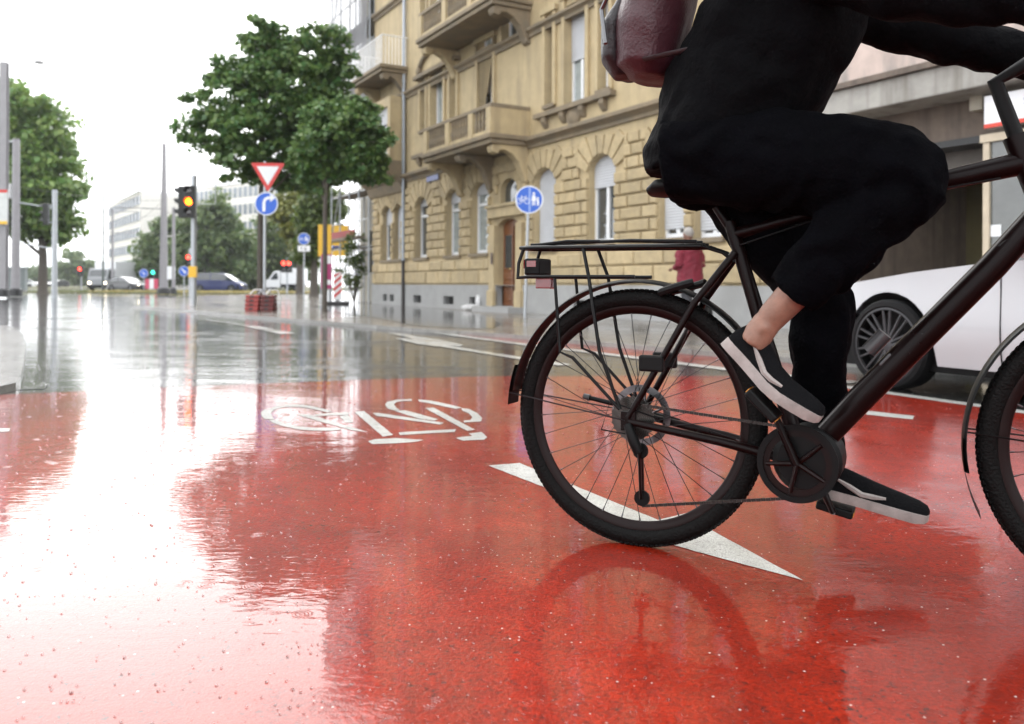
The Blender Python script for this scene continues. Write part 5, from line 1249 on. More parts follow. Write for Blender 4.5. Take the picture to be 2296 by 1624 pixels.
def bwheel(x, rear):
    o = empty('wheel_hub', (x, 0, RW)); o.parent = bk; o.name = 'wheel'
    tr_ = .0235; n = 96; rows = []
    for k in range(n):
        a = 2*PI*k/n; rows.append([((RW - tr_ + tr_*math.cos(b)*(1.0 if math.cos(b) > 0 else 1.1))*math.cos(a), tr_*math.sin(b), (RW - tr_ + tr_*math.cos(b)*(1.0 if math.cos(b) > 0 else 1.1))*math.sin(a)) for b in np.linspace(0, 2*PI, 15)[:-1]])
    rows.append(rows[0]); MB().grid(rows, True).build('tyre', M_btyre, o, smooth=60)
    kn = MB()                                              # tread blocks
    for k in range(150):
        a = 2*PI*k/150
        for b in (-.55, 0, .55):
            rr_ = RW - tr_ + (tr_ + .0008)*math.cos(b); yy = (tr_ + .0008)*math.sin(b); a_ = a + (.02 if b == 0 else 0)
            kn.obox((rr_*math.cos(a_), yy, rr_*math.sin(a_)), (.004, .008, .0095), Matrix.Rotation(-a_, 3, 'Y') @ Matrix.Rotation(b*1.0, 3, 'Z'))
    kn.build('tread', M_btyre, o)
    r0 = RW - 2*tr_ - .004; prof = [(r0 + .008, -.012), (r0 + .003, -.0125), (r0 - .014, -.007), (r0 - .018, 0), (r0 - .014, .007), (r0 + .003, .0125), (r0 + .008, .012)]
    rows = [[(r*math.cos(2*PI*k/n), y, r*math.sin(2*PI*k/n)) for r, y in prof] for k in range(n + 1)]
    MB().grid(rows).build('rim', M_brim, o, smooth=50)
    Mq = Matrix.Rotation(R(90), 3, 'X')
    MB().lathe([(.001, -.055), (.012, -.055), (.014, -.034), (.030, -.032), (.030, -.028), (.018, -.022), (.018, .022), (.030, .028), (.030, .032), (.014, .034), (.012, .055), (.001, .055)], 18, Mq).build('hub', M_brim, o, smooth=30)
    for k in range(32):
        a = 2*PI*k/32 + .05; s = 1 if k % 2 else -1; off = (1 if (k // 2) % 2 else -1)*R(72)
        st = Vector((.029*math.cos(a + off), s*.030, .029*math.sin(a + off))); en = Vector(((r0 - .014)*math.cos(a), s*.002, (r0 - .014)*math.sin(a)))
        MB().tube([st, en], .00115, 5, caps=False).build('spoke', M_spoke, o)
        MB().tube([en, en + (st - en).normalized()*.014], .0022, 5).build('nipple', M_steel, o)
    # brake disc on the far side
    d_ = MB(); rows = [[(r*math.cos(2*PI*k/40), .043 + dy, r*math.sin(2*PI*k/40)) for r, dy in ((.068, -.001), (.088, -.001), (.088, .001), (.068, .001), (.068, -.001))] for k in range(41)]
    d_.grid(rows)
    for k in range(6): a = 2*PI*k/6; d_.tube([(.02*math.cos(a), .043, .02*math.sin(a)), (.072*math.cos(a + .35), .043, .072*math.sin(a + .35))], .004, 5)
    d_.build('brake_disc', M_steel, o)
    if rear:
        cs_ = MB()
        for k, rr_ in enumerate((.062, .056, .050, .045, .040, .036, .032, .028)):
            rows = []
            for j in range(72): a = 2*PI*j/72; t = rr_ + (.003 if j % 3 == 0 else -.001); rows.append((t*math.cos(a), t*math.sin(a)))
            y = -.030 - .0042*k; cs_.prism(rows, y - .0009, y + .0009, lambda x, z, h: (x, h, z))
        cs_.build('cassette', mat('cassette_steel', (.07, .065, .06), .35, metal=.9, vary=.3), o)
    return o
WB = 1.21
bwheel(0, True); bwheel(WB, False)
def bt(name, pts, r, parent=bk, m=None, n=12, flat=1.0): return MB().tube(pts, r, n, flat=flat).build(name, m or M_frame, parent, smooth=40)
BB = Vector((.45, 0, .288)); SC = Vector((.275, 0, .865)); HT = Vector((.935, 0, 1.06)); HB = Vector((.99, 0, .91))
fr0 = bt('frame', [HB + Vector((.012, 0, -.03)), HT + Vector((-.008, 0, .03))], [.031, .029])
bt('down_tube', [BB + Vector((.045, 0, .045)), BB.lerp(HB, .25), BB.lerp(HB, .8), HB + Vector((-.012, 0, -.002))], [.030, .033, .032, .030], fr0, n=16)
bt('seat_tube', [BB, SC + Vector((-.012, 0, .045))], [.022, .0175], fr0)
bt('top_tube', [SC + Vector((.0, 0, .01)), SC.lerp(HT, .5) + Vector((0, 0, -.002)), HT + Vector((.005, 0, -.035))], [.017, .020, .028], fr0, n=14)
for s in (-1, 1):
    bt('chain_stay', [BB + Vector((-.03, s*.028, .0)), BB.lerp(Vector((0, 0, RW)), .45) + Vector((0, s*.045, 0)), Vector((.0, s*.066, RW - .004))], [.014, .012, .010], fr0)
    bt('seat_stay', [SC + Vector((.006, s*.018, -.04)), SC.lerp(Vector((0, 0, RW)), .35) + Vector((0, s*.050, 0)), Vector((.0, s*.066, RW + .008))], [.011, .0095, .009], fr0)
    MB().box(-.022, .022, s*.066 - .004, s*.066 + .004, RW - .03, RW + .025).build('dropout', M_frame, fr0, bevel=.003)
# motor housing at the bottom bracket
MB().lathe([(.001, -.068), (.070, -.066), (.085, -.050), (.085, .050), (.070, .066), (.001, .068)], 28, Matrix.Rotation(R(90), 3, 'X'), (BB.x + .02, 0, BB.z + .005)).build('motor', M_plastic, fr0, smooth=40)
# seat post, saddle
bt('seat_post', [SC + Vector((-.012, 0, .03)), Vector((.205, 0, .985))], .0136, bk, M_frame)
sd_rows = []
for x, hw_, z, dp in ((.045, .055, 1.015, .03), (.07, .085, 1.032, .05), (.12, .090, 1.036, .055), (.17, .070, 1.032, .05), (.22, .042, 1.028, .042), (.27, .028, 1.026, .036), (.315, .020, 1.022, .03), (.325, .008, 1.014, .018)):
    sd_rows.append([(x, hw_*math.cos(a), z - dp*.5 + dp*.5*math.sin(a)) for a in np.linspace(0, 2*PI, 17)[:-1]])
sad = MB().grid(sd_rows, True).add(sd_rows[0], [tuple(range(16))]).add(sd_rows[-1], [tuple(range(16))]).build('saddle', mat('saddle_vinyl', (.003, .003, .003), .55, vary=.2, spec=.15), bk, smooth=60)
for s in (-1, 1): MB().tube([(.08, s*.03, .995), (.15, s*.022, .985), (.24, s*.022, .988), (.30, s*.012, 1.005)], .004, 6).build('rail', M_steel, sad)
# fork, handlebar, front light
fk = bt('fork', [HB + Vector((.012, 0, -.03)), HB + Vector((.020, 0, -.055))], [.034, .034])
MB().obox(HB + Vector((.022, 0, -.065)), (.05, .13, .04), Matrix.Rotation(R(18), 3, 'Y')).build('fork_crown', M_frame, fk, bevel=.012)
for s in (-1, 1):
    cr_ = HB + Vector((.022, s*.062, -.075)); ax = Vector((WB, s*.062, RW)); md = cr_.lerp(ax, .42)
    bt('fork_stanchion', [cr_, md], .015, fk, M_steel); bt('fork_leg', [md, ax], [.021, .017], fk)
bt('stem', [HT + Vector((-.008, 0, .03)), HT + Vector((-.05, 0, .16)), HT + Vector((.02, 0, .20)), HT + Vector((.125, 0, .225))], [.018, .018, .018, .016], bk, M_plastic)
hb_c = HT + Vector((.125, 0, .225))
hbar = MB().tube([hb_c + Vector((-.05, s_, dz)) for s_, dz in ((-.33, .03), (-.24, .035))] + [hb_c + Vector((-.025, -.16, .03)), hb_c + Vector((0, -.05, 0)), hb_c, hb_c + Vector((0, .05, 0)), hb_c + Vector((-.025, .16, .03)), hb_c + Vector((-.05, .24, .035)), hb_c + Vector((-.05, .33, .03))], .0125, 10).build('handlebar', M_frame, bk, smooth=40)
for s in (-1, 1):
    MB().tube([hb_c + Vector((-.05, s*.335, .03)), hb_c + Vector((-.05, s*.20, .034))], .0165, 12).build('grip', M_plastic, hbar, smooth=40)
    MB().tube([hb_c + Vector((-.05, s*.17, .02)), hb_c + Vector((-.03, s*.24, -.005)), hb_c + Vector((-.045, s*.32, -.012))], .005, 6).build('brake_lever', M_steel, hbar)
MB().lathe([(.001, 0), (.022, .002), (.030, .03), (.028, .05), (.001, .052)], 16, Matrix.Rotation(R(90), 3, 'Y'), HB + Vector((.05, 0, .03))).build('front_light', M_lampglass, bk, smooth=30)
for k, (a, b, c) in enumerate(((Vector((-.02, -.05, .0)), Vector((.10, -.08, -.05)), Vector((.02, -.02, -.10))), (Vector((0, .05, 0)), Vector((.12, .05, -.04)), Vector((.03, .03, -.12))))):
    bt('cable', [hb_c + a, hb_c + b, HB + Vector((.05, c.y, .05)), BB.lerp(HB, .8) + Vector((.01, c.y*1.2, .045))], .0025, fr0, M_plastic, 6)
bt('cable', [HT + Vector((-.04, -.028, -.07)), SC.lerp(HT, .5) + Vector((0, -.024, -.018)), SC + Vector((.02, -.022, -.02))], .0025, fr0, M_plastic, 6)
# mudguards
def guard(cx, a0, a1, rad, name, gw_=.033):
    n = 40; rows = []
    for k in range(n + 1):
        a = a0 + (a1 - a0)*k/n; ring = []
        for b in np.linspace(-1, 1, 9):
            r = rad + .010*(1 - b*b) ; ring.append((cx + r*math.cos(a), b*gw_, RW + r*math.sin(a)))
        rows.append(ring)
    o = MB().grid(rows).build(name, M_guard, bk, smooth=60, recalc=True)
    s_ = o.modifiers.new('thickness', 'SOLIDIFY'); s_.thickness = .0018
    return o
rg_ = guard(0, R(22), R(172), .383, 'rear_mudguard'); fg_ = guard(WB, R(20), R(190), .384, 'front_mudguard', .036)
MB().grid([[(WB + (.392)*math.cos(a), y, RW + .392*math.sin(a)) for y in (-.046, -.02, .02, .046)] for a in np.linspace(R(178), R(206), 8)]).build('mud_flap', M_plastic, fg_)
MB().grid([[(.392*math.cos(a), y, RW + .392*math.sin(a)) for y in (-.036, -.018, .018, .036)] for a in np.linspace(R(160), R(178), 6)]).build('mud_flap', M_plastic, rg_)
for s in (-1, 1):
    MB().tube([(-.008, s*.074, RW), (-.39, s*.030, RW + .05)], .0022, 5).build('mudguard_stay', M_spoke, rg_)
    MB().tube([(WB, s*.074, RW), (WB - .385, s*.030, RW + .03)], .0022, 5).build('mudguard_stay', M_guard, fg_)
# rear rack with pannier rails and tail light
rk = MB().tube([(.20, -.055, .842), (-.30, -.060, .845), (-.345, -.045, .846), (-.352, 0, .846), (-.345, .045, .846), (-.30, .060, .845), (.20, .055, .842)], .0062, 8).build('rack', M_guard, bk, smooth=50)
for k in range(5): MB().tube([(.15 - .11*k, -.056, .846), (.15 - .11*k, .056, .846)], .0042, 6).build('cross_bar', M_guard, rk, smooth=50)
for y in (-.02, .02): MB().tube([(.20, y, .848), (-.34, y, .850)], .0045, 6).build('deck_bar', M_guard, rk, smooth=50)
for s in (-1, 1):
    MB().tube([(.02, s*.075, .760), (-.30, s*.080, .760), (-.34, s*.075, .757), (-.345, s*.06, .80), (-.33, s*.058, .842)], .0055, 8).build('pannier_rail', M_guard, rk, smooth=50)
    MB().tube([(-.02, s*.078, RW + .03), (-.08, s*.082, .55), (-.115, s*.078, .76), (-.14, s*.058, .842)], .0055, 8).build('rack_leg', M_guard, rk, smooth=50)
    MB().tube([(-.02, s*.080, RW + .03), (-.16, s*.084, .53), (-.20, s*.084, .545), (-.22, s*.078, .76)], .0050, 8).build('rack_leg', M_guard, rk, smooth=50)
    MB().tube([(.20, s*.055, .842), (.25, s*.030, .825), (.28, s*.022, .80)], .0050, 8).build('rack_arm', M_guard, rk, smooth=50)
MB().tube([(.18, -.03, .856), (.0, -.045, .862), (-.20, .035, .862), (-.33, -.01, .856)], .0048, 6).tube([(.18, .03, .856), (.0, .045, .864), (-.20, -.035, .864), (-.33, .01, .856)], .0048, 6).build('elastic_strap', M_plastic, rk, smooth=50)
tl = MB().box(-.335, -.285, -.045, .045, .765, .815).build('tail_light', M_plastic, rk, bevel=.006)
MB().box(-.339, -.334, -.040, .040, .785, .812).build('red_lens', M_redlens, tl); MB().box(-.325, -.295, -.0475, -.0445, .790, .808).build('red_lens', M_redlens, tl); MB().box(-.31, -.26, -.020, .020, .725, .764).build('reflector', M_redlens, tl, bevel=.004)
# drivetrain: chainring with guard, cranks, pedals, chain, derailleur
CA = math.atan2(.157, -.067); CRK = .170
def annulus(r0, r1, y0, y1, n=84, teeth=0.0):
    rows = []
    for k in range(n + 1):
        a = 2*PI*k/n; t = r1 + (teeth if k % 2 else 0)
        rows.append([(BB.x + r*math.cos(a), y, BB.z + r*math.sin(a)) for r, y in ((r0, y0), (t, y0), (t, y1), (r0, y1), (r0, y0))])
    return MB().grid(rows)
cg = annulus(.084, .099, -.079, -.074, 60).build('chain_guard', M_plastic, bk, smooth=40)
annulus(.068, .086, -.0715, -.0685, 84, .004).build('chainring', M_brim, cg)
for k in range(5):
    a = CA + 2*PI*k/5; MB().tube([(BB.x, -.073, BB.z), (BB.x + .076*math.cos(a), -.073, BB.z + .076*math.sin(a))], [.013, .009], 8, flat=.6).build('spider_arm', M_brim, cg, smooth=40)
def crank(a, s):
    """s = -1 right (near) side"""
    y = s*.085; e = Vector((BB.x + CRK*math.cos(a), y + s*.012, BB.z + CRK*math.sin(a)))
    c_ = MB().tube([(BB.x, y, BB.z), e], [.017, .012], 10, flat=.7).build('crank', M_frame, bk, smooth=40)
    MB().tube([e, e + Vector((0, s*.10, 0))], .006, 8).build('pedal_axle', M_steel, c_)
    pc = e + Vector((0, s*.065, 0)); tilt = R(-45) if s < 0 else R(-12)
    pd = MB().obox(pc, (.095, .085, .022), Matrix.Rotation(-tilt, 3, 'Y')).build('pedal', M_plastic, c_, bevel=.005)
    for k in (-1, 1): MB().obox(pc + Matrix.Rotation(-tilt, 3, 'Y') @ Vector((k*.0485, 0, 0)), (.003, .05, .012), Matrix.Rotation(-tilt, 3, 'Y')).build('pedal_reflector', mat('amber_reflector', (.6, .25, .03), .25, vary=.1), pd)
    return e
crank(CA, -1); crank(CA + PI, 1)
def chain(pts, name='chain'):
    mb = MB(); L_ = 0; P_ = [Vector(p) for p in pts]
    for a, b in zip(P_, P_[1:]):
        n = max(1, int((b - a).length/.0127)); t = (b - a).normalized(); ang = math.atan2(t.z, t.x)
        for k in range(n):
            c = a.lerp(b, (k + .5)/n); mb.obox(c, (.0115, .0065 if k % 2 else .0045, .0075), Matrix.Rotation(-ang, 3, 'Y'))
    return mb.build(name, mat('chain_steel', (.035, .032, .03), .4, metal=.8, vary=.3), bk)
cy = -.05; dj = Vector((.030, cy, RW - .085)); dl = Vector((.035, cy, RW - .215))
arc_f = [(BB.x + .088*math.cos(a), -.069, BB.z + .088*math.sin(a)) for a in np.linspace(R(97), R(-92), 16)]
chain([(.002, cy, RW + .045)] + arc_f + [tuple(dl + Vector((.0, 0, -.022)))])
rd = MB().tube([(.0, -.070, RW - .01), (.018, -.078, RW - .05), tuple(dj + Vector((0, -.02, 0)))], [.012, .016, .014], 10).build('rear_derailleur', M_plastic, bk, smooth=40)
for y in (-.010, .010): MB().tube([tuple(dj + Vector((0, y, 0))), tuple(dl + Vector((0, y, 0)))], [.012, .010], 8, flat=.3).build('cage_plate', M_brim, rd, smooth=40)
for q_, r_ in ((dj, .022), (dl, .022)): MB().cyl(q_ + Vector((0, -.004, 0)), q_ + Vector((0, .004, 0)), r_, 14).build('jockey_wheel', M_plastic, rd)
bt('derailleur_cable', [(.03, -.072, RW - .04), (-.075, -.078, RW - .03), (-.05, -.076, RW + .05), (.08, -.056, RW + .01)], .0028, rd, M_plastic, 6)
# folded kickstand, bottle cage, frame lock
ks = bt('kickstand', [(.10, .085, .345), (-.05, .098, .372), (-.185, .110, .392)], [.009, .008, .007], bk, M_plastic); bt('kickstand_foot', [(-.185, .110, .392), (-.205, .111, .396)], [.011, .009], ks, M_refl)
bc_ = BB.lerp(HB, .42) + Vector((-.045, 0, .05)); dv = (HB - BB).normalized()
bt('bottle_cage', [bc_ - dv*.035, bc_ + dv*.025], [.019, .019], bk, M_refl, 16); MB().obox(bc_ + Vector((.018, 0, -.045)), (.04, .05, .010), Matrix.Rotation(R(-50), 3, 'Y')).build('cage_bracket', M_refl, bk, bevel=.004)
lk = [(.145 + .0 + .07*math.cos(a), .075*math.sin(a)*1.0, .735 + .02*math.cos(a)) for a in np.linspace(R(60), R(300), 14)]
bt('frame_lock', lk, .011, bk, M_plastic, 8)
for s, ex in ((-1, 'a'), (1, 'b')): MB().box(.03, .10, s*.062 - .012, s*.062 + .012, .50, .545).build('brake_caliper' if s > 0 else 'stay_guard', M_plastic, bk, bevel=.006)
# ================================================================ people
M_skin = mat('skin', (.21, .105, .07), .5, vary=.3, scale=22, bump=.15, bscale=70)
M_jacket = mat('jacket_black', (.0014, .0014, .0019), .8, vary=.4, scale=10, bump=.4, bscale=90, spec=.05)
M_trous = mat('trousers_black', (.0012, .0012, .0019), .88, vary=.4, scale=12, bump=.4, bscale=120, spec=.03)
M_hair = mat('hair_dark', (.03, .02, .014), .5, vary=.4, scale=40, bump=.6, bscale=120)
wr_tex = bpy.data.textures.new('folds', 'CLOUDS'); wr_tex.noise_scale = .11; wr_tex.noise_depth = 2
wr2 = bpy.data.textures.new('creases', 'WOOD'); wr2.wood_type = 'BANDNOISE'; wr2.noise_scale = .16; wr2.turbulence = 14; wr2.noise_basis_2 = 'SIN'
def skinned(name, lofts, m, parent, voxel=.010, smooth=5, folds=0.0):
    """one continuous surface grown over overlapping lofts: (points, radii, flatten)"""
    mb = MB()
    for pts, rr, fl in lofts:
        if rr == 'ball':
            c, r = pts; rows = [[(c[0] + r[0]*math.sin(PI*i/10)*math.cos(2*PI*j/16), c[1] + r[1]*math.sin(PI*i/10)*math.sin(2*PI*j/16), c[2] + r[2]*math.cos(PI*i/10)) for j in range(16)] for i in range(11)]
            mb.grid(rows, True)
        else: mb.tube(pts, rr, 16, flat=fl)
    o = mb.build(name, m, parent, smooth=True)
    r_ = o.modifiers.new('surface', 'REMESH'); r_.mode = 'VOXEL'; r_.voxel_size = voxel; r_.use_smooth_shade = True
    s_ = o.modifiers.new('relax', 'SMOOTH'); s_.factor = .5; s_.iterations = smooth
    if folds:
        d_ = o.modifiers.new('folds', 'DISPLACE'); d_.texture = wr_tex; d_.strength = folds; d_.mid_level = .5; d_.texture_coords = 'LOCAL'
        c_ = o.modifiers.new('creases', 'DISPLACE'); c_.texture = wr2; c_.strength = folds*.28; c_.mid_level = .5; c_.texture_coords = 'LOCAL'
    return o
def ell(name, rings, m, parent, folds=0.0, voxel=.010, smooth=6, extra=()):
    """garment from elliptical rings (centre, half depth along x, half width along y, tilt)"""
    rows = []
    for c, a, b, tl in rings:
        rows.append([(c[0] + a*math.cos(t)*math.cos(tl), c[1] + b*math.sin(t), c[2] + a*math.cos(t)*math.sin(tl)) for t in np.linspace(0, 2*PI, 29)[:-1]])
    mb = MB().grid(rows, True); mb.add(rows[0], [tuple(range(28))]); mb.add(rows[-1], [tuple(range(28))])
    for pts, rr, fl in extra: mb.tube(pts, rr, 16, flat=fl)
    o = mb.build(name, m, parent, smooth=True)
    r_ = o.modifiers.new('surface', 'REMESH'); r_.mode = 'VOXEL'; r_.voxel_size = voxel; r_.use_smooth_shade = True
    s_ = o.modifiers.new('relax', 'SMOOTH'); s_.factor = .5; s_.iterations = smooth
    if folds:
        d_ = o.modifiers.new('folds', 'DISPLACE'); d_.texture = wr_tex; d_.strength = folds; d_.mid_level = .5; d_.texture_coords = 'LOCAL'
        c_ = o.modifiers.new('creases', 'DISPLACE'); c_.texture = wr2; c_.strength = folds*.28; c_.mid_level = .5; c_.texture_coords = 'LOCAL'
    return o
def head_lofts(c, f):
    """skull, jaw, nose, ears; c centre, f facing unit vector in plan"""
    c = Vector(c); f = Vector((f[0], f[1], 0)); l = Vector((-f.y, f.x, 0)); up = Vector((0, 0, 1)); L = []
    L.append(((c, (.095, .080, .115)), 'ball', 1)); L.append(((c + f*.035 - up*.055, (.060, .058, .070)), 'ball', 1))
    L.append(([c + f*.085 + up*.012, c + f*.110 - up*.022, c + f*.092 - up*.034], [.010, .014, .011], 1))
    L.append(([c + f*.085 - up*.062 - l*.022, c + f*.094 - up*.062, c + f*.085 - up*.062 + l*.022], [.007, .009, .007], 1))
    for s in (-1, 1): L.append(([c + l*s*.080 + up*.03, c + l*s*.090, c + l*s*.080 - up*.03], [.010, .014, .009], .6))
    for s in (-1, 1): L.append(([c + f*.082 + l*s*.045 + up*.035, c + f*.090 + l*s*.03 + up*.038, c + f*.088 + l*s*.012 + up*.033], [.008, .009, .008], 1))
    return L
def face_parts(c, f, parent):
    c = Vector(c); f = Vector((f[0], f[1], 0)); l = Vector((-f.y, f.x, 0)); up = Vector((0, 0, 1))
    for s in (-1, 1): lump2(c + f*.081 + l*s*.032 + up*.012, .012, mat('eye_white', (.6, .58, .56), .2, vary=.05), parent, 'eye'); lump2(c + f*.0885 + l*s*.032 + up*.012, .0062, M_hair, parent, 'iris')
def lump2(c, r, m, parent, name):
    rows = [[(c[0] + r*math.sin(PI*i/8)*math.cos(2*PI*j/12), c[1] + r*math.sin(PI*i/8)*math.sin(2*PI*j/12), c[2] + r*math.cos(PI*i/8)) for j in range(12)] for i in range(9)]
    return MB().grid(rows, True).build(name, m, parent, smooth=True)
# ---------------------------------------------------------------- cyclist (in the bicycle's own frame)
V3 = lambda x, y, z: Vector((x, y, z))
hipR, hipL = V3(.235, -.095, 1.075), V3(.235, .095, 1.075)
kneR, kneL = V3(.705, -.130, 1.000), V3(.485, .115, .690)
ankR, ankL = V3(.395, -.145, .655), V3(.468, .150, .265)
shR, shL = V3(.40, -.185, 1.575), V3(.40, .185, 1.575); elR, elL = V3(.69, -.240, 1.40), V3(.69, .240, 1.445)
grR, grL = hb_c + V3(-.05, -.275, .032), hb_c + V3(-.05, .275, .032)
hc = V3(.495, 0, 1.865)
def hand_lofts(g, el, s):
    """fist closed round a grip whose axis runs along y; s = -1 right hand"""
    wr = g + V3(-.095, s*.005, .035); L = [([el, el.lerp(wr, .55), wr], [.046, .040, .028], 1), ([wr, g + V3(-.045, 0, .038), g + V3(.004, 0, .036)], [.030, .036, .032], .6)]
    for k, ln in enumerate((.92, 1.0, .96, .8)):
        y = s*(-.034 + .0225*k); b = g + V3(.002, y, .036)
        L.append(([b, g + V3(.030*ln + .004, y, .026), g + V3(.038*ln, y, .002), g + V3(.024, y, -.024*ln), g + V3(.0, y, -.028*ln)], [.0105, .0100, .0095, .0088, .0075], 1))
    L.append(([g + V3(-.05, -s*.030, .030), g + V3(-.020, -s*.048, .012), g + V3(.010, -s*.050, -.014), g + V3(.026, -s*.044, -.026)], [.014, .0125, .011, .009], 1))
    return L
cyc_lofts = head_lofts(hc, (1, 0)) + [([V3(.41, 0, 1.64), V3(.445, 0, 1.74), V3(.48, 0, 1.83)], [.060, .055, .055], 1),
    ([V3(.20, 0, 1.08), V3(.27, 0, 1.28), V3(.36, 0, 1.48), V3(.41, 0, 1.62)], [.125, .12, .135, .07], 1), ([shR, elR], [.055, .048], 1), ([shL, elL], [.055, .048], 1), ([shR, V3(.40, 0, 1.60), shL], [.06, .07, .06], 1),
    ([hipR, kneR], [.085, .058], 1), ([hipL, kneL], [.085, .058], 1), ([kneR, kneR.lerp(ankR, .4), ankR], [.055, .052, .036], 1), ([kneL, kneL.lerp(ankL, .4), ankL], [.055, .052, .036], 1),
    ([ankR, V3(.378, -.148, .628), V3(.352, -.149, .59)], [.033, .034, .036], 1), ([ankR + V3(-.022, 0, .0), V3(.340, -.149, .60)], [.018, .024], 1), ((V3(.385, -.176, .632), (.014, .010, .014)), 'ball', 1), ([ankL, ankL + V3(.012, 0, -.06)], [.037, .038], 1)]
cyc_lofts += hand_lofts(grR, elR, -1) + hand_lofts(grL, elL, 1)
rider = skinned('person', cyc_lofts, M_skin, None, .0065, 3)
rider.location = bk.location; rider.rotation_euler = bk.rotation_euler
tag(rider, 'cyclist in black jacket, black trousers and black trainers riding the bicycle', 'person')
face_parts(hc, (1, 0), rider)
hr = [((hc + V3(-.018, 0, .030), (.102, .089, .105)), 'ball', 1)]; skinned('hair', hr + [([hc + V3(-.06, 0, .02), hc + V3(-.08, 0, -.06)], [.07, .05], 1)], M_hair, rider, .008, 2, .012)
ell('jacket', [(V3(.195, 0, 1.06), .175, .185, .1), (V3(.245, 0, 1.14), .225, .20, .15), (V3(.310, 0, 1.24), .255, .205, .2), (V3(.350, 0, 1.36), .265, .21, .25), (V3(.365, 0, 1.48), .23, .215, .3), (V3(.385, 0, 1.58), .145, .20, .35), (V3(.41, 0, 1.645), .09, .11, .4), (V3(.43, 0, 1.69), .075, .075, .4)], M_jacket, rider, .030,
    extra=[([shR + V3(-.02, .03, .01), shR.lerp(elR, .5), elR, elR.lerp(grR, .45), elR.lerp(grR, .95)], [.085, .085, .080, .070, .056], 1), ([shL + V3(-.02, -.03, .01), shL.lerp(elL, .5), elL, elL.lerp(grL, .45), elL.lerp(grL, .95)], [.085, .080, .074, .066, .054], 1)])
skinned('trousers', [((kneR, (.092, .085, .088)), 'ball', 1), ((kneL, (.082, .080, .082)), 'ball', 1), ([V3(.11, 0, 1.10), V3(.20, 0, 1.10), V3(.31, 0, 1.10)], [.14, .165, .13], 1), ([hipR + V3(-.11, .0, -.01), hipR, hipR.lerp(kneR, .5), kneR + V3(.0, 0, .005), kneR + V3(.02, 0, -.03)], [.118, .130, .128, .102, .086], 1), ([kneR + V3(.01, 0, 0), kneR.lerp(ankR, .45), kneR.lerp(ankR, .84)], [.096, .090, .068], 1),
    ([hipL + V3(-.11, .0, -.01), hipL, hipL.lerp(kneL, .5), kneL], [.118, .128, .112, .082], 1), ([kneL, kneL.lerp(ankL, .5), kneL.lerp(ankL, .96)], [.082, .072, .062], 1)], M_trous, rider, .009, 6, .030)
M_shoe = mat('shoe_canvas_black', (.0025, .0025, .0032), .8, vary=.25, bump=.3, bscale=150, spec=.1); M_sole = mat('shoe_sole', (.26, .23, .215), .6, vary=.3, scale=25); M_sock = mat('sock_grey', (.3, .29, .29), .8, vary=.1)
def shoe(heel, ball, toe, y, s):
    """outline of a low canvas shoe along the sole points (x, z)"""
    pts = [Vector((p[0], 0, p[1])) for p in (heel, ball, toe)]
    def at(u):
        return pts[0].lerp(pts[1], u/.62) if u < .62 else pts[1].lerp(pts[2], (u - .62)/.38)
    def nrm(u):
        d = (pts[1] - pts[0]) if u < .5 else (pts[2] - pts[1]) if u > .74 else (pts[2] - pts[0]); d.normalize(); return Vector((-d.z, 0, d.x))
    us = [0, .03, .1, .2, .3, .42, .55, .68, .8, .91, .975, 1.0]
    wd = [.016, .027, .033, .034, .034, .037, .044, .048, .047, .041, .028, .013]; ht = [.052, .078, .090, .090, .086, .078, .070, .063, .058, .053, .046, .034]
    bs = [0, -.002, -.003, -.003, -.001, .002, .004, .005, .004, .002, 0, 0]
    up_, so = [], []
    for u, w_, h_, b_ in zip(us, wd, ht, bs):
        p, n = at(u), nrm(u); ts_ = {.975: .004, 1.0: .010}.get(u, 0.0); c = Vector((p.x, y + s*b_*1.5, p.z)) + n*ts_*.6; h_ -= ts_*.6
        up_.append([c + n*(.022 + (h_ - .022)*math.sin(a)) + Vector((0, w_*math.cos(a)*(1 - .30*max(0, math.sin(a))), 0)) for a in np.linspace(0, PI, 13)])
        so.append([c + Vector((0, dy*(w_ + .004), 0)) + n*z for dy, z in ((-1, .026 - ts_*.8), (-1.02, .012 - ts_*.3), (-.97, ts_*.3), (.97, ts_*.3), (1.02, .012 - ts_*.3), (1, .026 - ts_*.8))])
    o = MB().grid(up_).add(up_[0], [tuple(range(13))]).add(up_[-1], [tuple(range(13))]).build('shoe', M_shoe, rider, smooth=60)
    MB().grid(so, True).add(so[0], [tuple(range(6))]).add(so[-1], [tuple(range(6))]).build('sole', M_sole, o, smooth=50)
    for sd_ in (1, -1):
        line = [(.22, .058), (.34, .046), (.46, .034), (.56, .036), (.66, .040)]; q = []
        for u, h_ in line:
            p, n = at(u), nrm(u); w_ = float(np.interp(u, us, wd)); H = float(np.interp(u, us, ht)); a = math.asin(min(1, max(0, (h_ - .022)/(H - .022))))
            q.append(Vector((p.x, y + s*float(np.interp(u, us, bs))*1.5 + sd_*(w_*math.cos(a)*(1 - .30*math.sin(a)) + .0008), p.z)) + n*h_)
        MB().tube(q, [.003, .0075, .008, .0075, .004], 6, flat=1.0).build('side_stripe', M_sole, o, smooth=True)
    return o
shoe((.278, .590), (.395, .470), (.508, .402), -.150, -1); shoe((.448, .172), (.625, .140), (.742, .118), .155, 1)
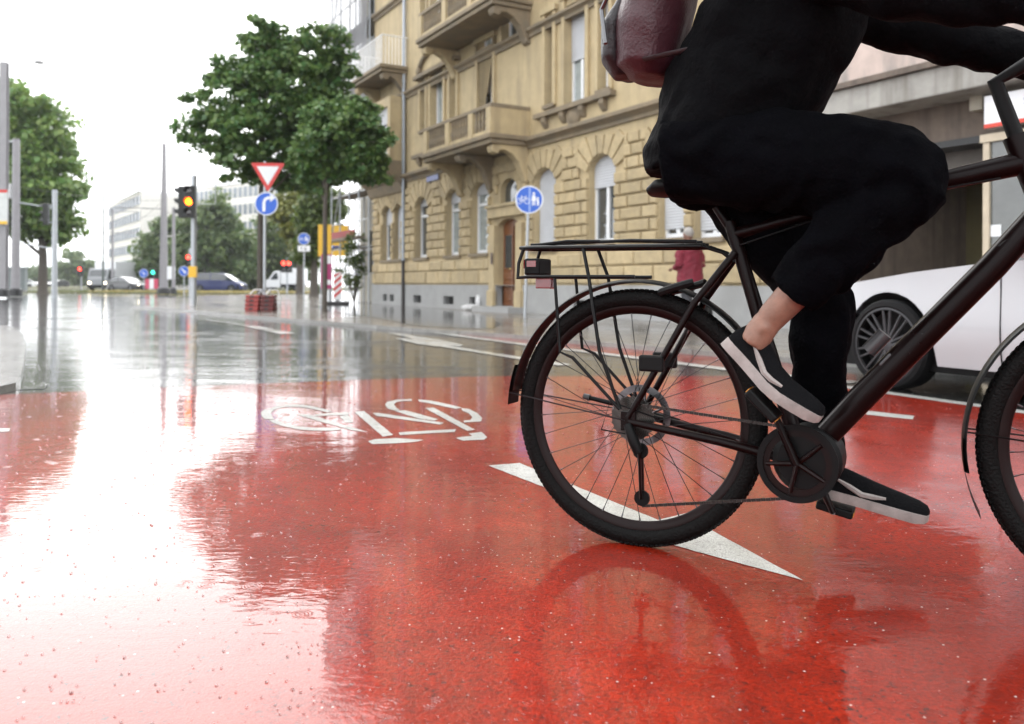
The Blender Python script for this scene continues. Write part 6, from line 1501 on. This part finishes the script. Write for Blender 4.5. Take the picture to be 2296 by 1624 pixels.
# backpack
bpk = empty('backpack', tuple(bk.matrix_basis @ V3(.0, 0, 1.29)), BYAW, 'maroon backpack on the back of the cyclist', 'backpack')
M_pack = mat('maroon_nylon', (.042, .009, .014), .45, vary=.35, scale=7, bump=.3, bscale=120); M_pack2 = mat('dark_nylon', (.014, .010, .012), .5, vary=.3, bump=.3, bscale=120)
def pack(name, rings, m, folds=.012): return ell(name, rings, m, bpk, folds, .009, 6)
pack('main_bag', [(V3(.045, 0, .02), .045, .09, 0), (V3(.03, 0, .055), .085, .135, 0), (V3(.045, 0, .16), .10, .15, .05), (V3(.075, 0, .30), .10, .15, .1), (V3(.11, 0, .42), .085, .13, .1), (V3(.135, 0, .49), .05, .08, .1)], M_pack)
pack('front_pocket', [(V3(-.035, 0, .035), .03, .07, 0), (V3(-.05, 0, .08), .045, .11, 0), (V3(-.045, 0, .17), .045, .115, .05), (V3(-.02, 0, .25), .025, .09, .1)], M_pack2)
for s in (-1, 1):
    MB().tube([V3(.12, s*.08, .46), V3(.30, s*.10, .40), V3(.36, s*.11, .25), V3(.25, s*.15, .06), V3(.06, s*.13, .05)], [.012, .020, .020, .012, .008], 8, flat=.5).build('shoulder_strap', M_pack2, bpk, smooth=50)
MB().tube([V3(-.02, -.155, .25), V3(-.06, -.13, .20), V3(-.04, -.15, .10)], .006, 6).build('zip', M_steel, bpk, smooth=50)
MB().tube([V3(.10, -.02, .49), V3(.09, -.02, .53), V3(.12, .02, .53), V3(.13, .02, .49)], .006, 6).build('carry_loop', M_pack2, bpk)

# ---------------------------------------------------------------- walker on the pavement
wp = AT(1546, 640, 14.2); wyaw = math.atan2(-eh.y, -eh.x)
Hd = V3(.04, 0, 1.55)
def walker():
    L = head_lofts(Hd, (1, 0)) + [([V3(.0, 0, 1.36), V3(.03, 0, 1.50)], [.052, .05], 1), ([V3(0, 0, .92), V3(0, 0, 1.15), V3(0, 0, 1.34)], [.13, .12, .12], 1), ([V3(0, -.17, 1.33), V3(0, .17, 1.33)], [.055, .055], 1)]
    for s, kx, ax in ((-1, .16, .02), (1, -.02, -.26)):
        L += [([V3(0, s*.09, .90), V3(kx, s*.09, .49), V3(ax, s*.09, .10)], [.085, .058, .038], 1), ([V3(ax - .03, s*.09, .05), V3(ax + .16, s*.10, .035)], [.038, .032], 1), ([V3(0, s*.19, 1.32), V3(-.03 + s*.02, s*.23, 1.05)], [.05, .045], 1), ([V3(-.03, s*.23, 1.05), V3(.16, s*.20, .98)], [.042, .032], 1)]
        w0 = V3(.18, s*.20, .975); L.append(([V3(.15, s*.20, .98), w0 + V3(.05, 0, 0)], [.03, .03], .6))
        for k in range(4): L.append(([w0 + V3(.04, s*(.027 - .018*k), 0), w0 + V3(.085 - .006*abs(k - 1), s*(.027 - .018*k), -.012), w0 + V3(.095 - .006*abs(k - 1), s*(.027 - .018*k), -.045)], [.0095, .009, .008], 1))
        L.append(([w0 + V3(.0, -s*.03, 0), w0 + V3(.05, -s*.05, -.025)], [.012, .009], 1))
    return L
wk = skinned('person', walker(), M_skin, None, .0085, 3); wk.location = (wp.x, wp.y, PZ + .005); wk.rotation_euler = (0, 0, wyaw)
tag(wk, 'walker in a dark red coat on the pavement before the sandstone house', 'person'); face_parts(Hd, (1, 0), wk)
M_coat = mat('coat_dark_red', (.16, .008, .022), .75, vary=.3, scale=8, bump=.4, bscale=60)
ell('coat', [(V3(-.02, 0, .74), .20, .245, 0), (V3(-.01, 0, .95), .185, .23, 0), (V3(0, 0, 1.15), .175, .22, 0), (V3(-.01, 0, 1.30), .155, .215, 0), (V3(0, 0, 1.385), .10, .13, 0), (V3(.015, 0, 1.43), .07, .075, 0)], M_coat, wk, .03,
    extra=[([V3(0, s*.15, 1.33), V3(-.01, s*.23, 1.18), V3(-.03, s*.245, 1.04), V3(.12, s*.21, .985)], [.075, .075, .068, .052], 1) for s in (-1, 1)])
skinned('trousers', [([V3(0, 0, .92), V3(0, 0, .82)], [.15, .15], 1)] + [([V3(0, s*.09, .90), V3(kx, s*.09, .49), V3(ax, s*.09, .10)], [.105, .082, .062], 1) for s, kx, ax in ((-1, .16, .02), (1, -.02, -.26))], mat('trousers_grey', (.03, .03, .035), .8, vary=.2), wk, .011, 4, .015)
for s, ax in ((-1, .02), (1, -.26)): skinned('shoe', [([V3(ax - .06, s*.09, .05), V3(ax + .06, s*.095, .048), V3(ax + .19, s*.10, .035)], [.046, .046, .034], 1)], M_shoe, wk, .009, 2)
skinned('hair', [((Hd + V3(-.016, 0, .028), (.100, .087, .102)), 'ball', 1)], mat('hair_grey', (.30, .28, .26), .6, vary=.3, scale=30), wk, .009, 2, .008)

# ================================================================ rain haze over the whole place
M_haze = bpy.data.materials.new('rain_haze'); M_haze.use_nodes = True
_t = M_haze.node_tree; _t.nodes.clear(); _o = _t.nodes.new('ShaderNodeOutputMaterial'); _v = _t.nodes.new('ShaderNodeVolumePrincipled')
_v.inputs['Color'].default_value = (.93, .95, .97, 1); _v.inputs['Density'].default_value = 0.0004; _v.inputs['Anisotropy'].default_value = 0.2
_t.links.new(_v.outputs[0], _o.inputs['Volume'])
tag(MB().box(-260, 260, -12, 330, -1.0, 24.0).build('haze', M_haze), 'thin grey rain haze hanging over the whole street', 'haze', kind='stuff')
